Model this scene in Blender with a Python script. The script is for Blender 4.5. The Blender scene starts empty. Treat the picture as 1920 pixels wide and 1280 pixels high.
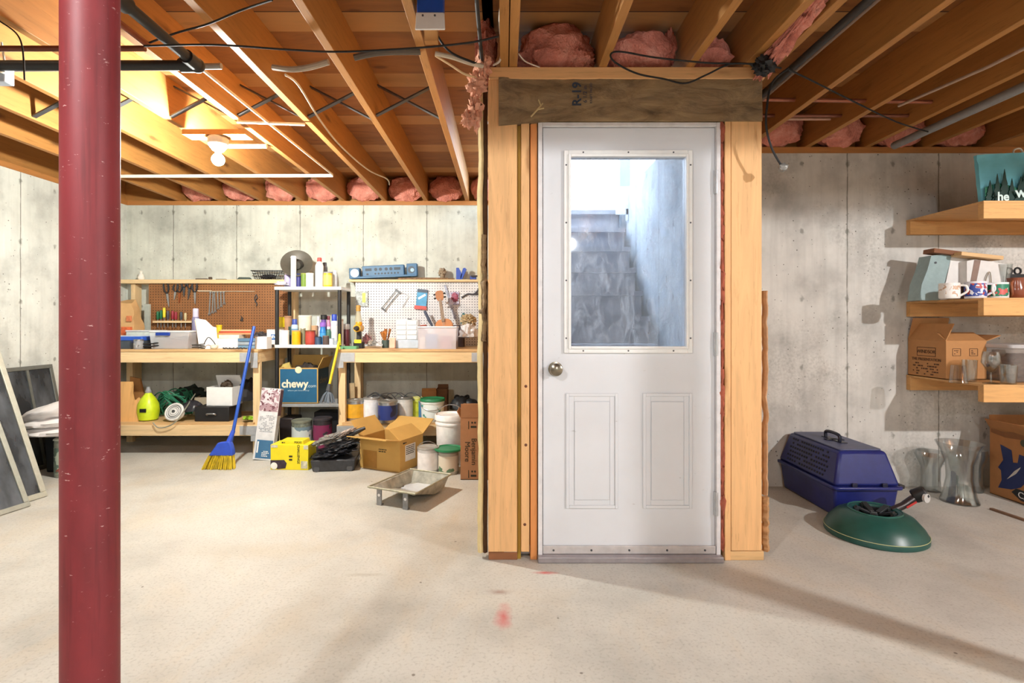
import bpy, math, random
from mathutils import Matrix, Vector, Euler, noise
R = math.radians
random.seed(7)
scene = bpy.context.scene
col = scene.collection
EYE = 1.11                      # camera height; the lens looks level along +Y
# ------------------------------------------------------------------ camera
cd = bpy.data.cameras.new('camera'); cam = bpy.data.objects.new('camera', cd); col.objects.link(cam)
cam.location = (0, 0, EYE); cam.rotation_euler = (R(90), 0, 0)
cd.sensor_width = 36; cd.lens = 18.75; cd.shift_x = 15/1920; cd.shift_y = -35/1920
cd.clip_start = .02; cd.clip_end = 200
scene.camera = cam
# ------------------------------------------------------------------ world, exposure
w = bpy.data.worlds.new('world'); scene.world = w; w.use_nodes = True
bg = w.node_tree.nodes['Background']; bg.inputs[0].default_value = (.62, .8, 1, 1); bg.inputs[1].default_value = 12
vs = scene.view_settings; vs.view_transform = 'Standard'; vs.look = 'None'; vs.gamma = 1; vs.use_curve_mapping = False
vs.exposure = 0.12
# bulbs: position, radius, watts, colour   (each is built below as socket and bulb; the last is added fill)
BULBS = [((-1.71, 3.19, 2.085), .035, 190, (.99, 1, .93)),
         ((3.51, -.05, 2.155), .035, 330, (1, .98, .98)),
         ((-1.02, -.05, 2.155), .035, 95, (.95, .98, 1)),
         ((.9, -2.2, 2.18), .05, 110, (.96, .98, 1))]  # unseen globe added behind the camera as fill light

# ------------------------------------------------------------------ materials
def lin(h):
    h = h.lstrip('#'); o = []
    for i in (0, 2, 4):
        c = int(h[i:i+2], 16)/255
        o.append(c/12.92 if c <= .04045 else ((c+.055)/1.055)**2.4)
    return (o[0], o[1], o[2], 1)
class NT:
    def __init__(s, name):
        s.m = bpy.data.materials.new(name); s.m.use_nodes = True; s.t = s.m.node_tree
        s.b = s.t.nodes['Principled BSDF']; s.out = s.t.nodes['Material Output']
    def n(s, typ, **kw):
        o = s.t.nodes.new(typ)
        for k, v in kw.items():
            if k.startswith('i_'):
                key = k[2:]; key = int(key) if key.isdigit() else key.replace('_', ' ')
                o.inputs[key].default_value = v
            else: setattr(o, k, v)
        return o
    def l(s, a, b): s.t.links.new(a, b)
    def math(s, op, a, b=None, c=None):
        o = s.n('ShaderNodeMath', operation=op)
        for i, x in enumerate((a, b, c)):
            if x is None: continue
            if isinstance(x, (int, float)): o.inputs[i].default_value = x
            else: s.l(x, o.inputs[i])
        return o.outputs[0]
    def mix(s, fac, a, b, mode='MIX'):
        o = s.n('ShaderNodeMix', data_type='RGBA', blend_type=mode)
        for i, x in ((0, fac), (6, a), (7, b)):
            if isinstance(x, (int, float, tuple)): o.inputs[i].default_value = x
            else: s.l(x, o.inputs[i])
        return o.outputs[2]
    def ramp(s, fac, *st):
        o = s.n('ShaderNodeValToRGB'); e = o.color_ramp.elements
        while len(e) < len(st): e.new(.5)
        for i, (p, c) in enumerate(st):
            e[i].position = p; e[i].color = c if len(c) == 4 else (*c, 1)
        s.l(fac, o.inputs[0]); return o.outputs[0]
    def coords(s, scale=(1, 1, 1), kind='Object', rnd=True):
        tc = s.n('ShaderNodeTexCoord'); mp = s.n('ShaderNodeMapping'); mp.inputs['Scale'].default_value = scale
        if rnd:
            oi = s.n('ShaderNodeObjectInfo'); v = s.n('ShaderNodeVectorMath', operation='SCALE'); v.inputs[0].default_value = (37, 91, 53)
            s.l(oi.outputs['Random'], v.inputs['Scale']); a = s.n('ShaderNodeVectorMath', operation='ADD')
            s.l(tc.outputs[kind], a.inputs[0]); s.l(v.outputs[0], a.inputs[1]); s.l(a.outputs[0], mp.inputs[0])
        else: s.l(tc.outputs[kind], mp.inputs[0])
        return mp.outputs[0]
    def noise(s, vec, scale, detail=3, rough=.55, dist=0):
        o = s.n('ShaderNodeTexNoise'); s.l(vec, o.inputs['Vector'])
        o.inputs['Scale'].default_value = scale; o.inputs['Detail'].default_value = detail
        o.inputs['Roughness'].default_value = rough; o.inputs['Distortion'].default_value = dist
        return o.outputs[0]
    def voro(s, vec, scale, feat='F1'):
        o = s.n('ShaderNodeTexVoronoi', feature=feat); s.l(vec, o.inputs['Vector']); o.inputs['Scale'].default_value = scale
        return o.outputs['Distance']
    def bump(s, h, st=.3, d=.01):
        o = s.n('ShaderNodeBump'); o.inputs['Strength'].default_value = st; o.inputs['Distance'].default_value = d
        s.l(h, o.inputs['Height']); s.l(o.outputs[0], s.b.inputs['Normal'])
    def base(s, c):
        if isinstance(c, tuple): s.b.inputs['Base Color'].default_value = c
        else: s.l(c, s.b.inputs['Base Color'])
G = (0, 0, 0, 1); W1 = (1, 1, 1, 1)
def dk(c, f): return (c[0]*f, c[1]*f, c[2]*f, 1)
_cache = {}
def pl(h, rough=.5, metal=0, var=.12, scale=25, bump=0, ds=None):
    """plain painted / plastic / metal surface with light procedural variation"""
    key = ('p', h, rough, metal, var, scale, bump)
    if key in _cache: return _cache[key]
    t = NT('surface_'+h.lstrip('#')); c = lin(h); v = t.coords()
    n = t.noise(v, scale, 4); r = t.ramp(n, (.3, dk(c, 1-var)), (.7, dk(c, 1+var*.5)))
    t.base(r); t.b.inputs['Roughness'].default_value = rough; t.b.inputs['Metallic'].default_value = metal
    if bump: t.bump(n, bump, .004)
    _cache[key] = t.m; return t.m
def patch(h1, h2, scale=30, t0=.5, h3=None):
    """printed pattern of irregular coloured patches"""
    key = ('pt', h1, h2, scale, t0, h3)
    if key in _cache: return _cache[key]
    t = NT('patterned_print'); v = t.coords(); n = t.noise(v, scale, 2); r = t.mix(t.math('GREATER_THAN', n, t0), lin(h1), lin(h2))
    if h3: r = t.mix(t.math('GREATER_THAN', t.noise(t.coords((1.3, .8, 1)), scale*1.3, 1), .58), r, lin(h3))
    t.base(r); t.b.inputs['Roughness'].default_value = .4; _cache[key] = t.m; return t.m
def wood(name, h, dark, axis='y', rough=.65, knots=True, stain=0):
    key = (name, axis)
    if key in _cache: return _cache[key]
    t = NT(name+'_'+axis); sc = {'x': (1.1, 14, 14), 'y': (14, 1.1, 14), 'z': (14, 14, 1.1)}[axis]
    v = t.coords(sc); c = lin(h); d = lin(dark)
    g = t.noise(v, 1.6, 5, .6, 1.2); g2 = t.noise(v, 7, 3)
    r = t.ramp(g, (.32, dk(c, .86)), (.52, c), (.7, dk(c, 1.08)))
    r = t.mix(t.math('MULTIPLY', t.math('GREATER_THAN', g2, .62), .18), r, d)
    if knots:
        ks = {'x': (.5, 2.2, 2.2), 'y': (2.2, .5, 2.2), 'z': (2.2, 2.2, .5)}[axis]
        kv = t.coords(ks); nz = t.noise(t.coords((1, 1, 1)), 18, 2)
        dd = t.math('ADD', t.voro(kv, 3.1), t.math('MULTIPLY', nz, .10))
        k = t.ramp(dd, (.11, W1), (.16, (.35, .35, .35, 1)), (.21, G))
        r = t.mix(t.math('MULTIPLY', k, .7), r, d)
    if stain:
        sn = t.ramp(t.noise(t.coords((1, 1, 1)), 2.3, 3), (.5, G), (.72, W1)); r = t.mix(t.math('MULTIPLY', sn, stain), r, d)
    t.base(r); t.b.inputs['Roughness'].default_value = rough; t.bump(g, .15, .004)
    _cache[key] = t.m; return t.m
def joist(axis='y'): return wood('joist_lumber', '#b07a3e', '#553015', axis)
def stud(axis='z'): return wood('stud_lumber', '#e6b47c', '#96602f', axis)
def bench(axis='x'): return wood('bench_lumber', '#e3c596', '#a3763f', axis)
def shelfwood(axis='x'): return wood('shelf_lumber', '#d8a567', '#7d4c24', axis)
def plywood():
    if 'ply' in _cache: return _cache['ply']
    t = NT('subfloor_plywood'); c = lin('#8e5b2b'); d = lin('#4a2810')
    v = t.coords((1, 4, 1), rnd=False); g = t.noise(v, 2.2, 5, .6, 1.5)
    r = t.ramp(g, (.3, dk(c, .75)), (.5, c), (.72, dk(c, 1.18)))
    kv = t.coords((1, 2.6, 1), rnd=False); k = t.ramp(t.math('ADD', t.voro(kv, 2.6), t.math('MULTIPLY', t.noise(kv, 9, 2), .12)), (.14, W1), (.2, G))
    r = t.mix(t.math('MULTIPLY', k, .6), r, d)
    tc = t.n('ShaderNodeTexCoord'); sx = t.n('ShaderNodeSeparateXYZ'); t.l(tc.outputs['Object'], sx.inputs[0])
    f = t.math('FRACT', t.math('DIVIDE', sx.outputs[1], .61)); lt = t.math('LESS_THAN', f, .28)
    r = t.mix(t.math('MULTIPLY', lt, .3), r, lin('#e8b877'))
    f2 = t.math('LESS_THAN', t.math('FRACT', t.math('DIVIDE', sx.outputs[1], 1.22)), .006)
    r = t.mix(f2, r, lin('#3a2412'))
    t.base(r); t.b.inputs['Roughness'].default_value = .7
    _cache['ply'] = t.m; return t.m
def concrete_wall(name, seam0, axis=0, h='#cfcfc6', dirty=.3):
    t = NT(name); c = lin(h); v = t.coords(rnd=False); tc = t.n('ShaderNodeTexCoord'); sx = t.n('ShaderNodeSeparateXYZ'); t.l(tc.outputs['Object'], sx.inputs[0])
    n = t.noise(v, 3, 6, .6); r = t.ramp(n, (.32, dk(c, .7)), (.5, c), (.7, dk(c, 1.16)))
    st = t.coords((6, 6, .5), rnd=False); sn = t.noise(st, 3, 4); r = t.mix(t.math('MULTIPLY', t.ramp(sn, (.45, G), (.72, W1)), .3), r, dk(c, .55))
    dn = t.noise(v, 1.3, 5, .65); dm = t.math('MULTIPLY', t.ramp(dn, (.5, G), (.68, W1)), dirty); fine = t.ramp(t.noise(v, 60, 3), (.4, G), (.65, W1))
    r = t.mix(t.math('MULTIPLY', dm, fine), r, lin('#6f6c60'))
    vd = t.voro(v, 26); pore = t.ramp(t.math('ADD', vd, t.math('MULTIPLY', t.noise(v, 9, 2), .25)), (.18, W1), (.22, G)); r = t.mix(t.math('MULTIPLY', pore, .85), r, lin('#55524a'))
    u = t.math('DIVIDE', t.math('SUBTRACT', sx.outputs[axis], seam0), .62)
    wob = t.math('MULTIPLY', t.math('SUBTRACT', t.noise(v, 5, 3), .5), .02)
    fr = t.math('ABSOLUTE', t.math('SUBTRACT', t.math('FRACT', t.math('ADD', t.math('ADD', u, .5), wob)), .5))
    seam = t.math('MULTIPLY', t.math('LESS_THAN', fr, .0065), t.ramp(t.noise(v, 14, 3), (.3, (.35,)*3), (.5, (.8,)*3)))
    r = t.mix(seam, r, lin('#6c6a5f'))
    # form-tie marks, two columns to a panel, rows .41 m apart
    tu = t.math('SUBTRACT', t.math('FRACT', t.math('MULTIPLY', t.math('ADD', u, .25), 2)), .5); tu = t.math('MULTIPLY', tu, .31)
    tv = t.math('MULTIPLY', t.math('SUBTRACT', t.math('FRACT', t.math('DIVIDE', t.math('SUBTRACT', sx.outputs[2], .12), .46)), .5), .46)
    dist = t.math('SQRT', t.math('ADD', t.math('MULTIPLY', tu, tu), t.math('MULTIPLY', t.math('MULTIPLY', tv, tv), .45)))
    dist = t.math('ADD', dist, t.math('MULTIPLY', t.noise(v, 40, 2), .03))
    tie = t.ramp(dist, (.022, W1), (.032, G)); r = t.mix(t.math('MULTIPLY', tie, .6), r, lin('#5b594f'))
    t.base(r); t.b.inputs['Roughness'].default_value = .85
    t.bump(t.math('SUBTRACT', t.math('SUBTRACT', n, pore), seam), .25, .006); return t.m
def concrete_floor():
    t = NT('floor_concrete'); c = lin('#c2bfb6'); v = t.coords(rnd=False); tc = t.n('ShaderNodeTexCoord'); sx = t.n('ShaderNodeSeparateXYZ'); t.l(tc.outputs['Object'], sx.inputs[0])
    n = t.noise(v, 1.1, 6, .62); r = t.ramp(n, (.32, dk(c, .72)), (.5, c), (.68, dk(c, 1.14)))
    n2 = t.noise(t.coords((1, .45, 1), rnd=False), 2.4, 5, .6, 1.5); r = t.mix(t.math('MULTIPLY', t.ramp(n2, (.5, G), (.75, W1)), .3), r, lin('#c9b089'))
    n3 = t.noise(v, 85, 3); r = t.mix(t.math('MULTIPLY', t.ramp(n3, (.52, G), (.7, W1)), .38), r, lin('#8a8478'))
    sp = t.voro(v, 5.5); r = t.mix(t.math('MULTIPLY', t.ramp(t.math('ADD', sp, t.math('MULTIPLY', t.noise(v, 60, 2), .06)), (.052, W1), (.066, G)), .75), r, lin('#5d5245'))
    for (x, y, a, b, hh, s) in ((.0, 2.02, .04, .10, '#c25555', .8), (-.02, 2.2, .06, .03, '#8c6a5e', .7), (.18, 2.37, .07, .02, '#b93f3f', .85), (-.62, 2.35, .10, .02, '#8a7d66', .35),
                                (-1.9, 1.85, .09, .06, '#a9805f', .35), (-.75, 1.95, .18, .55, '#a39680', .28), (-1.15, 2.6, .5, .12, '#b7a98c', .3)):
        dx = t.math('DIVIDE', t.math('SUBTRACT', sx.outputs[0], x), a); dy = t.math('DIVIDE', t.math('SUBTRACT', sx.outputs[1], y), b)
        q = t.math('ADD', t.math('SQRT', t.math('ADD', t.math('MULTIPLY', dx, dx), t.math('MULTIPLY', dy, dy))), t.math('MULTIPLY', t.noise(v, 12, 4), 1.2))
        r = t.mix(t.math('MULTIPLY', t.ramp(q, (.7, W1), (1.0, (.0,)*3)) if False else t.math('MULTIPLY', t.math('SUBTRACT', 1.6, t.math('MINIMUM', q, 1.6)), 1.1), s), r, lin(hh))
    t.base(r); t.b.inputs['Roughness'].default_value = .62; t.b.inputs['Specular IOR Level'].default_value = .35
    t.bump(n3, .08, .003); return t.m
def insul():
    if 'ins' in _cache: return _cache['ins']
    t = NT('pink_fiberglass'); v = t.coords(); n = t.noise(v, 9, 6, .65, .5); n2 = t.noise(v, 70, 4)
    r = t.ramp(n, (.3, lin('#a5503f')), (.5, lin('#d9806c')), (.7, lin('#efa793')))
    t.base(t.mix(t.math('MULTIPLY', n2, .25), r, lin('#f6c9bb'))); t.b.inputs['Roughness'].default_value = .95; t.bump(t.math('ADD', n, n2), .8, .02)
    _cache['ins'] = t.m; return t.m
def kraft():
    if 'kr' in _cache: return _cache['kr']
    t = NT('kraft_facing'); v = t.coords((1, 1, 3)); n = t.noise(v, 5, 6, .7, 1); r = t.ramp(n, (.3, lin('#5d4a37')), (.5, lin('#8a7253')), (.72, lin('#a88e68')))
    t.base(r); t.b.inputs['Roughness'].default_value = .7; t.bump(n, .6, .01); _cache['kr'] = t.m; return t.m
def peg(h, hole, s=.0254):
    t = NT('pegboard_'+h.lstrip('#')); tc = t.n('ShaderNodeTexCoord'); sx = t.n('ShaderNodeSeparateXYZ'); t.l(tc.outputs['Object'], sx.inputs[0])
    a = [t.math('SUBTRACT', t.math('FRACT', t.math('DIVIDE', sx.outputs[i], s)), .5) for i in (0, 2)]
    d = t.math('SQRT', t.math('ADD', t.math('MULTIPLY', a[0], a[0]), t.math('MULTIPLY', a[1], a[1])))
    n = t.noise(t.coords(), 6, 4); c = lin(h); r = t.ramp(n, (.3, dk(c, .85)), (.7, dk(c, 1.08)))
    t.base(t.mix(t.math('LESS_THAN', d, .2), r, lin(hole))); t.b.inputs['Roughness'].default_value = .6; return t.m
def card(h='#c69a63'):
    return pl(h, .8, var=.1, scale=9)
def post_mat():
    t = NT('red_post_paint'); v = t.coords((1, 1, .35)); c = lin('#78242a'); n = t.noise(v, 9, 6, .65); r = t.ramp(n, (.3, dk(c, .7)), (.5, c), (.72, dk(c, 1.2)))
    s = t.noise(t.coords((3, 3, 9)), 16, 5, .7); r = t.mix(t.math('MULTIPLY', t.ramp(s, (.66, G), (.69, W1)), .7), r, lin('#d8b9b4'))
    s2 = t.noise(t.coords((22, 22, 1)), 4, 4); r = t.mix(t.math('MULTIPLY', t.ramp(s2, (.56, G), (.72, W1)), .5), r, lin('#4c1216'))
    t.base(r); t.b.inputs['Roughness'].default_value = .55; t.bump(n, .1, .003); return t.m
def door_mat():
    t = NT('door_paint'); v = t.coords(rnd=False); c = lin('#dcdee2'); n = t.noise(v, 2.5, 5); r = t.ramp(n, (.35, dk(c, .94)), (.7, dk(c, 1.03)))
    s = t.noise(t.coords((2, 2, 6), rnd=False), 7, 6, .75); r = t.mix(t.math('MULTIPLY', t.ramp(s, (.66, G), (.71, W1)), .45), r, lin('#8d8a85'))
    t.base(r); t.b.inputs['Roughness'].default_value = .45; return t.m
def glass(tint=(1, 1, 1, 1), dirt=0, g=.08, film=0):
    """thin clear sheet: lets light straight through, with a faint reflection and dirt of its own"""
    t = NT('clear_sheet'); t.t.nodes.remove(t.b)
    tr = t.n('ShaderNodeBsdfTransparent'); tr.inputs[0].default_value = tint
    gl = t.n('ShaderNodeBsdfGlossy'); gl.inputs['Roughness'].default_value = .04
    lw = t.n('ShaderNodeLayerWeight'); lw.inputs[0].default_value = .12
    m = t.n('ShaderNodeMixShader'); t.l(t.math('MULTIPLY_ADD', lw.outputs['Facing'], .45, g), m.inputs[0]); t.l(tr.outputs[0], m.inputs[1]); t.l(gl.outputs[0], m.inputs[2]); o = m.outputs[0]
    if dirt:
        v = t.coords((1, 1, .5)); n = t.noise(v, 14, 6, .75, 1.2)
        vs_ = t.coords((1, 1, .06)); n2 = t.noise(vs_, 60, 3)
        f = t.math('ADD', t.math('MULTIPLY', t.ramp(n, (.42, G), (.75, W1)), dirt), t.math('MULTIPLY', t.ramp(n2, (.62, G), (.7, W1)), dirt*.35)); f = t.math('ADD', f, film)
        df = t.n('ShaderNodeBsdfDiffuse'); df.inputs[0].default_value = (.85, .87, .9, 1); tl = t.n('ShaderNodeBsdfTranslucent'); tl.inputs[0].default_value = (.85, .87, .9, 1)
        md = t.n('ShaderNodeMixShader'); md.inputs[0].default_value = .5; t.l(df.outputs[0], md.inputs[1]); t.l(tl.outputs[0], md.inputs[2])
        m2 = t.n('ShaderNodeMixShader'); t.l(f, m2.inputs[0]); t.l(o, m2.inputs[1]); t.l(md.outputs[0], m2.inputs[2]); o = m2.outputs[0]
    t.l(o, t.out.inputs[0]); return t.m
def clearplastic(h='#e8ecf0', a=.35):
    key = ('cp', h, a)
    if key in _cache: return _cache[key]
    t = NT('translucent_plastic'); c = lin(h); t.b.inputs['Base Color'].default_value = c; t.b.inputs['Roughness'].default_value = .25
    tr = t.n('ShaderNodeBsdfTransparent'); m = t.n('ShaderNodeMixShader'); m.inputs[0].default_value = a
    t.l(tr.outputs[0], m.inputs[1]); t.l(t.b.outputs[0], m.inputs[2]); t.l(m.outputs[0], t.out.inputs[0]); _cache[key] = t.m; return t.m
def screenmesh():
    t = NT('insect_screen'); t.b.inputs['Base Color'].default_value = lin('#25282c'); t.b.inputs['Roughness'].default_value = .6
    n = t.noise(t.coords((1, 1, .4)), 8, 4); tr = t.n('ShaderNodeBsdfTransparent'); m = t.n('ShaderNodeMixShader'); t.l(t.math('MULTIPLY_ADD', n, .3, .68), m.inputs[0])
    t.base(t.ramp(n, (.4, lin('#24272b')), (.75, lin('#5d6268'))))
    t.l(tr.outputs[0], m.inputs[1]); t.l(t.b.outputs[0], m.inputs[2]); t.l(m.outputs[0], t.out.inputs[0]); return t.m
def glow(c, L):
    t = NT('lit_bulb_glass'); t.b.inputs['Base Color'].default_value = (*c, 1); t.b.inputs['Emission Color'].default_value = (*c, 1); t.b.inputs['Emission Strength'].default_value = L; return t.m

# ------------------------------------------------------------------ mesh builder
class B:
    def __init__(s): s.v = []; s.f = []
    def add(s, vs, fs, M=None):
        o = len(s.v); s.v += [tuple(M @ Vector(p)) if M else tuple(p) for p in vs]; s.f += [tuple(i+o for i in f) for f in fs]; return s
    def box(s, c, d, r=None, top=None):
        x, y, z = d[0]/2, d[1]/2, d[2]/2; k = top or (1, 1)
        vs = [(-x, -y, -z), (x, -y, -z), (x, y, -z), (-x, y, -z), (-x*k[0], -y*k[1], z), (x*k[0], -y*k[1], z), (x*k[0], y*k[1], z), (-x*k[0], y*k[1], z)]
        M = Matrix.Translation(c) @ (Euler(r).to_matrix().to_4x4() if r else Matrix())
        return s.add(vs, [(3, 2, 1, 0), (4, 5, 6, 7), (0, 1, 5, 4), (1, 2, 6, 5), (2, 3, 7, 6), (3, 0, 4, 7)], M)
    def lathe(s, prof, n=24, c=(0, 0, 0), r=None, sx=1, sy=1):
        vs = []; fs = []
        for (a, z) in prof:
            for i in range(n): t = 2*math.pi*i/n; vs.append((a*math.cos(t)*sx, a*math.sin(t)*sy, z))
        for j in range(len(prof)-1):
            for i in range(n): k = (i+1) % n; fs.append((j*n+i, j*n+k, (j+1)*n+k, (j+1)*n+i))
        if prof[0][0] > 1e-5: fs.append(tuple(reversed(range(n))))
        if prof[-1][0] > 1e-5: fs.append(tuple(range((len(prof)-1)*n, len(prof)*n)))
        M = Matrix.Translation(c) @ (Euler(r).to_matrix().to_4x4() if r else Matrix())
        return s.add(vs, fs, M)
    def cyl(s, a, b, r, r2=None, n=16):
        a = Vector(a); b = Vector(b); q = (b-a).to_track_quat('Z', 'Y').to_matrix().to_4x4(); L = (b-a).length
        o = B().lathe([(r, 0), (r if r2 is None else r2, L)], n); return s.add(o.v, o.f, Matrix.Translation(a) @ q)
    def ball(s, c, r, n=16, m=8, rot=None):
        rr = r if isinstance(r, tuple) else (r, r, r); pr = [(math.sin(math.pi*j/m), -math.cos(math.pi*j/m)) for j in range(m+1)]; pr[0] = (0, -1); pr[-1] = (0, 1)
        o = B().lathe(pr, n); M = Matrix.Translation(c) @ (Euler(rot).to_matrix().to_4x4() if rot else Matrix()) @ Matrix.Diagonal((*rr, 1)); return s.add(o.v, o.f, M)
    def tube(s, pts, r, n=8, closed=False, sm=0):
        P_ = [Vector(p) for p in pts]
        if sm:                                  # Catmull-Rom smoothing
            Q = []; m = len(P_)
            for i in range(m if closed else m-1):
                p0, p1, p2, p3 = (P_[(i-1) % m] if closed else P_[max(i-1, 0)]), P_[i], P_[(i+1) % m], (P_[(i+2) % m] if closed else P_[min(i+2, m-1)])
                for k in range(sm):
                    t = k/sm; Q.append(.5*((2*p1)+(-p0+p2)*t+(2*p0-5*p1+4*p2-p3)*t*t+(-p0+3*p1-3*p2+p3)*t*t*t))
            if not closed: Q.append(P_[-1])
            P_ = Q
        m = len(P_); vs = []; fs = []; up = None
        for i in range(m):
            d = (P_[(i+1) % m]-P_[i-1]) if closed else (P_[min(i+1, m-1)]-P_[max(i-1, 0)])
            d = d.normalized() if d.length > 1e-9 else Vector((0, 0, 1))
            if up is None: up = Vector((0, 0, 1)) if abs(d.z) < .9 else Vector((1, 0, 0))
            u = up-d*up.dot(d)
            if u.length < 1e-4: u = d.orthogonal()
            u.normalize(); up = u; w_ = d.cross(u)
            rr = r[i*(len(r)-1)//max(m-1, 1)] if isinstance(r, (list, tuple)) else r
            for k in range(n): a = 2*math.pi*k/n; vs.append(P_[i]+u*math.cos(a)*rr+w_*math.sin(a)*rr)
        for i in range(m if closed else m-1):
            j = (i+1) % m
            for k in range(n): l = (k+1) % n; fs.append((i*n+k, i*n+l, j*n+l, j*n+k))
        if not closed: fs.append(tuple(reversed(range(n)))); fs.append(tuple(range((m-1)*n, m*n)))
        return s.add(vs, fs)
    def prism(s, poly, t, M=None, y0=0):
        """polygon in XZ extruded along +Y by t"""
        n = len(poly); vs = [(x, y0, z) for x, z in poly]+[(x, y0+t, z) for x, z in poly]
        ar = sum(poly[i][0]*poly[(i+1) % n][1]-poly[(i+1) % n][0]*poly[i][1] for i in range(n))
        fs = [tuple(range(n)), tuple(reversed(range(n, 2*n)))]+[(i, i+n, (i+1) % n+n, (i+1) % n) for i in range(n)]
        if ar < 0: fs = [tuple(reversed(f)) for f in fs]
        return s.add(vs, fs, M)
    def blob(s, c, r, amp=.15, fq=3, n=28, m=16, seed=0, flat=None, rot=None):
        pr = [(math.sin(math.pi*j/m), -math.cos(math.pi*j/m)) for j in range(m+1)]; o = B().lathe([(max(a, 1e-4), z) for a, z in pr], n); vs = []
        M = Euler(rot).to_matrix() if rot else Matrix.Identity(3)
        for p in o.v:
            q = Vector(p); k = 1+amp*(noise.noise(q*fq+Vector((seed*7.1, seed*3.3, seed)))+.5*noise.noise(q*fq*2.7+Vector((seed, 0, seed*5))))
            q = M @ Vector((q.x*r[0]*k, q.y*r[1]*k, q.z*r[2]*k))
            if flat is not None and q.z < flat: q.z = flat
            vs.append((q.x+c[0], q.y+c[1], q.z+c[2]))
        return s.add(vs, o.f)
    def rbox(s, c, d, rad, n=4, r=None):
        """box with rounded vertical corners"""
        x, y = d[0]/2-rad, d[1]/2-rad; poly = []
        for (cx, cy, a0) in ((x, y, 0), (-x, y, 90), (-x, -y, 180), (x, -y, 270)):
            for k in range(n+1): a = R(a0+90*k/n); poly.append((cx+rad*math.cos(a), cy+rad*math.sin(a)))
        m = len(poly); vs = [(px, py, -d[2]/2) for px, py in poly]+[(px, py, d[2]/2) for px, py in poly]
        fs = [tuple(reversed(range(m))), tuple(range(m, 2*m))]+[(i, (i+1) % m, (i+1) % m+m, i+m) for i in range(m)]
        return s.add(vs, fs, Matrix.Translation(c) @ (Euler(r).to_matrix().to_4x4() if r else Matrix()))
    def mesh(s, name, ang=38):
        me = bpy.data.meshes.new(name); me.from_pydata(s.v, [], s.f); me.update()
        for p in me.polygons: p.use_smooth = True
        me.set_sharp_from_angle(angle=R(ang)); return me
def props(o, label=None, cat=None, group=None, kind=None):
    if label: o['label'] = label
    if cat: o['category'] = cat
    if group: o['group'] = group
    if kind: o['kind'] = kind
    return o
def T(name, label, cat, loc=(0, 0, 0), rz=0, group=None, rot=None, kind=None):
    o = bpy.data.objects.new(name, None); col.objects.link(o); o.empty_display_size = .05
    o.location = loc; o.rotation_euler = rot or (0, 0, rz); return props(o, label, cat, group, kind)
def P(parent, name, b, mat, label=None, bev=0, kind=None):
    o = bpy.data.objects.new(name, b.mesh(name)); col.objects.link(o); o.data.materials.append(mat)
    if parent: o.parent = parent
    if bev:
        m = o.modifiers.new('bevel', 'BEVEL'); m.width = bev; m.segments = 2; m.limit_method = 'ANGLE'; m.angle_limit = R(40)
    return props(o, label, kind=kind)
def One(name, b, mat, label, cat, loc=(0, 0, 0), rz=0, group=None, bev=0, rot=None, kind=None):
    o = P(None, name, b, mat, bev=bev); o.location = loc; o.rotation_euler = rot or (0, 0, rz); return props(o, label, cat, group, kind)
def S(name, b, mat, bev=0):
    o = P(None, name, b, mat, bev=bev); o['kind'] = 'structure'; return o
def kids(o): return [c for c in bpy.data.objects if c.parent == o]
def dup(o, loc=None, rz=None, label=None, parent=None):
    c = o.copy(); col.objects.link(c)
    if parent: c.parent = parent
    for k in kids(o): dup(k, parent=c)
    if loc: c.location = loc
    if rz is not None: c.rotation_euler = (0, 0, rz)
    if label: c['label'] = label
    return c
def text(parent, s_, size, mat, loc, rot, name='lettering', ext=.0006, ax='CENTER', sx=1, bold=0, shear=0):
    cu = bpy.data.curves.new(name, 'FONT'); cu.body = s_; cu.size = size; cu.extrude = ext; cu.align_x = ax; cu.align_y = 'CENTER'; cu.offset = bold; cu.shear = shear; cu.resolution_u = 3
    t = bpy.data.objects.new('tmp', cu); col.objects.link(t); dg = bpy.context.evaluated_depsgraph_get(); dg.update()
    me = bpy.data.meshes.new_from_object(t.evaluated_get(dg)); bpy.data.objects.remove(t); bpy.data.curves.remove(cu); me.name = name
    o = bpy.data.objects.new(name, me); col.objects.link(o); me.materials.clear(); me.materials.append(mat); o.parent = parent; o.location = loc; o.rotation_euler = rot; o.scale = (sx, 1, 1); return o
def X(px, d): return (px-945)*d/1000        # a pixel column read at its own distance
def Z(py, d): return EYE-(py-605)*d/1000
UP = (R(90), 0, 0)                            # text facing the camera side (-Y)

# shared colours
BLACK = pl('#1c1c1e', .5); DGREY = pl('#4a4c50', .5); GREY = pl('#8b8d8f', .5); LGREY = pl('#b9bcbe', .5); WHITE = pl('#eeeeec', .4, var=.05); STEEL = pl('#a8a9ab', .3, .9); DSTEEL = pl('#5b5c5e', .4, .7)
BLUE = pl('#1d4fae', .4); DBLUE = pl('#1c2f6e', .4); LBLUE = pl('#5fb0e0', .4); RED = pl('#b3302b', .45); YEL = pl('#e8c51f', .45); LIME = pl('#c2d42a', .45); GREEN = pl('#1f7a4d', .45); DGREEN = pl('#1c4a38', .45)
ORANGE = pl('#d8772a', .5); BROWN = pl('#6b4226', .6); TEAL = pl('#2c6f74', .5); COPPER = pl('#a8603a', .4, .8); CREAM = pl('#e6dcb8', .6); PINK = pl('#c85a7c', .5); PURPLE = pl('#6b5aa8', .5); CORD = pl('#151515', .6); WCORD = pl('#d9d0bf', .55); CARD = card(); KHAKI = card('#c9a15a')
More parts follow.
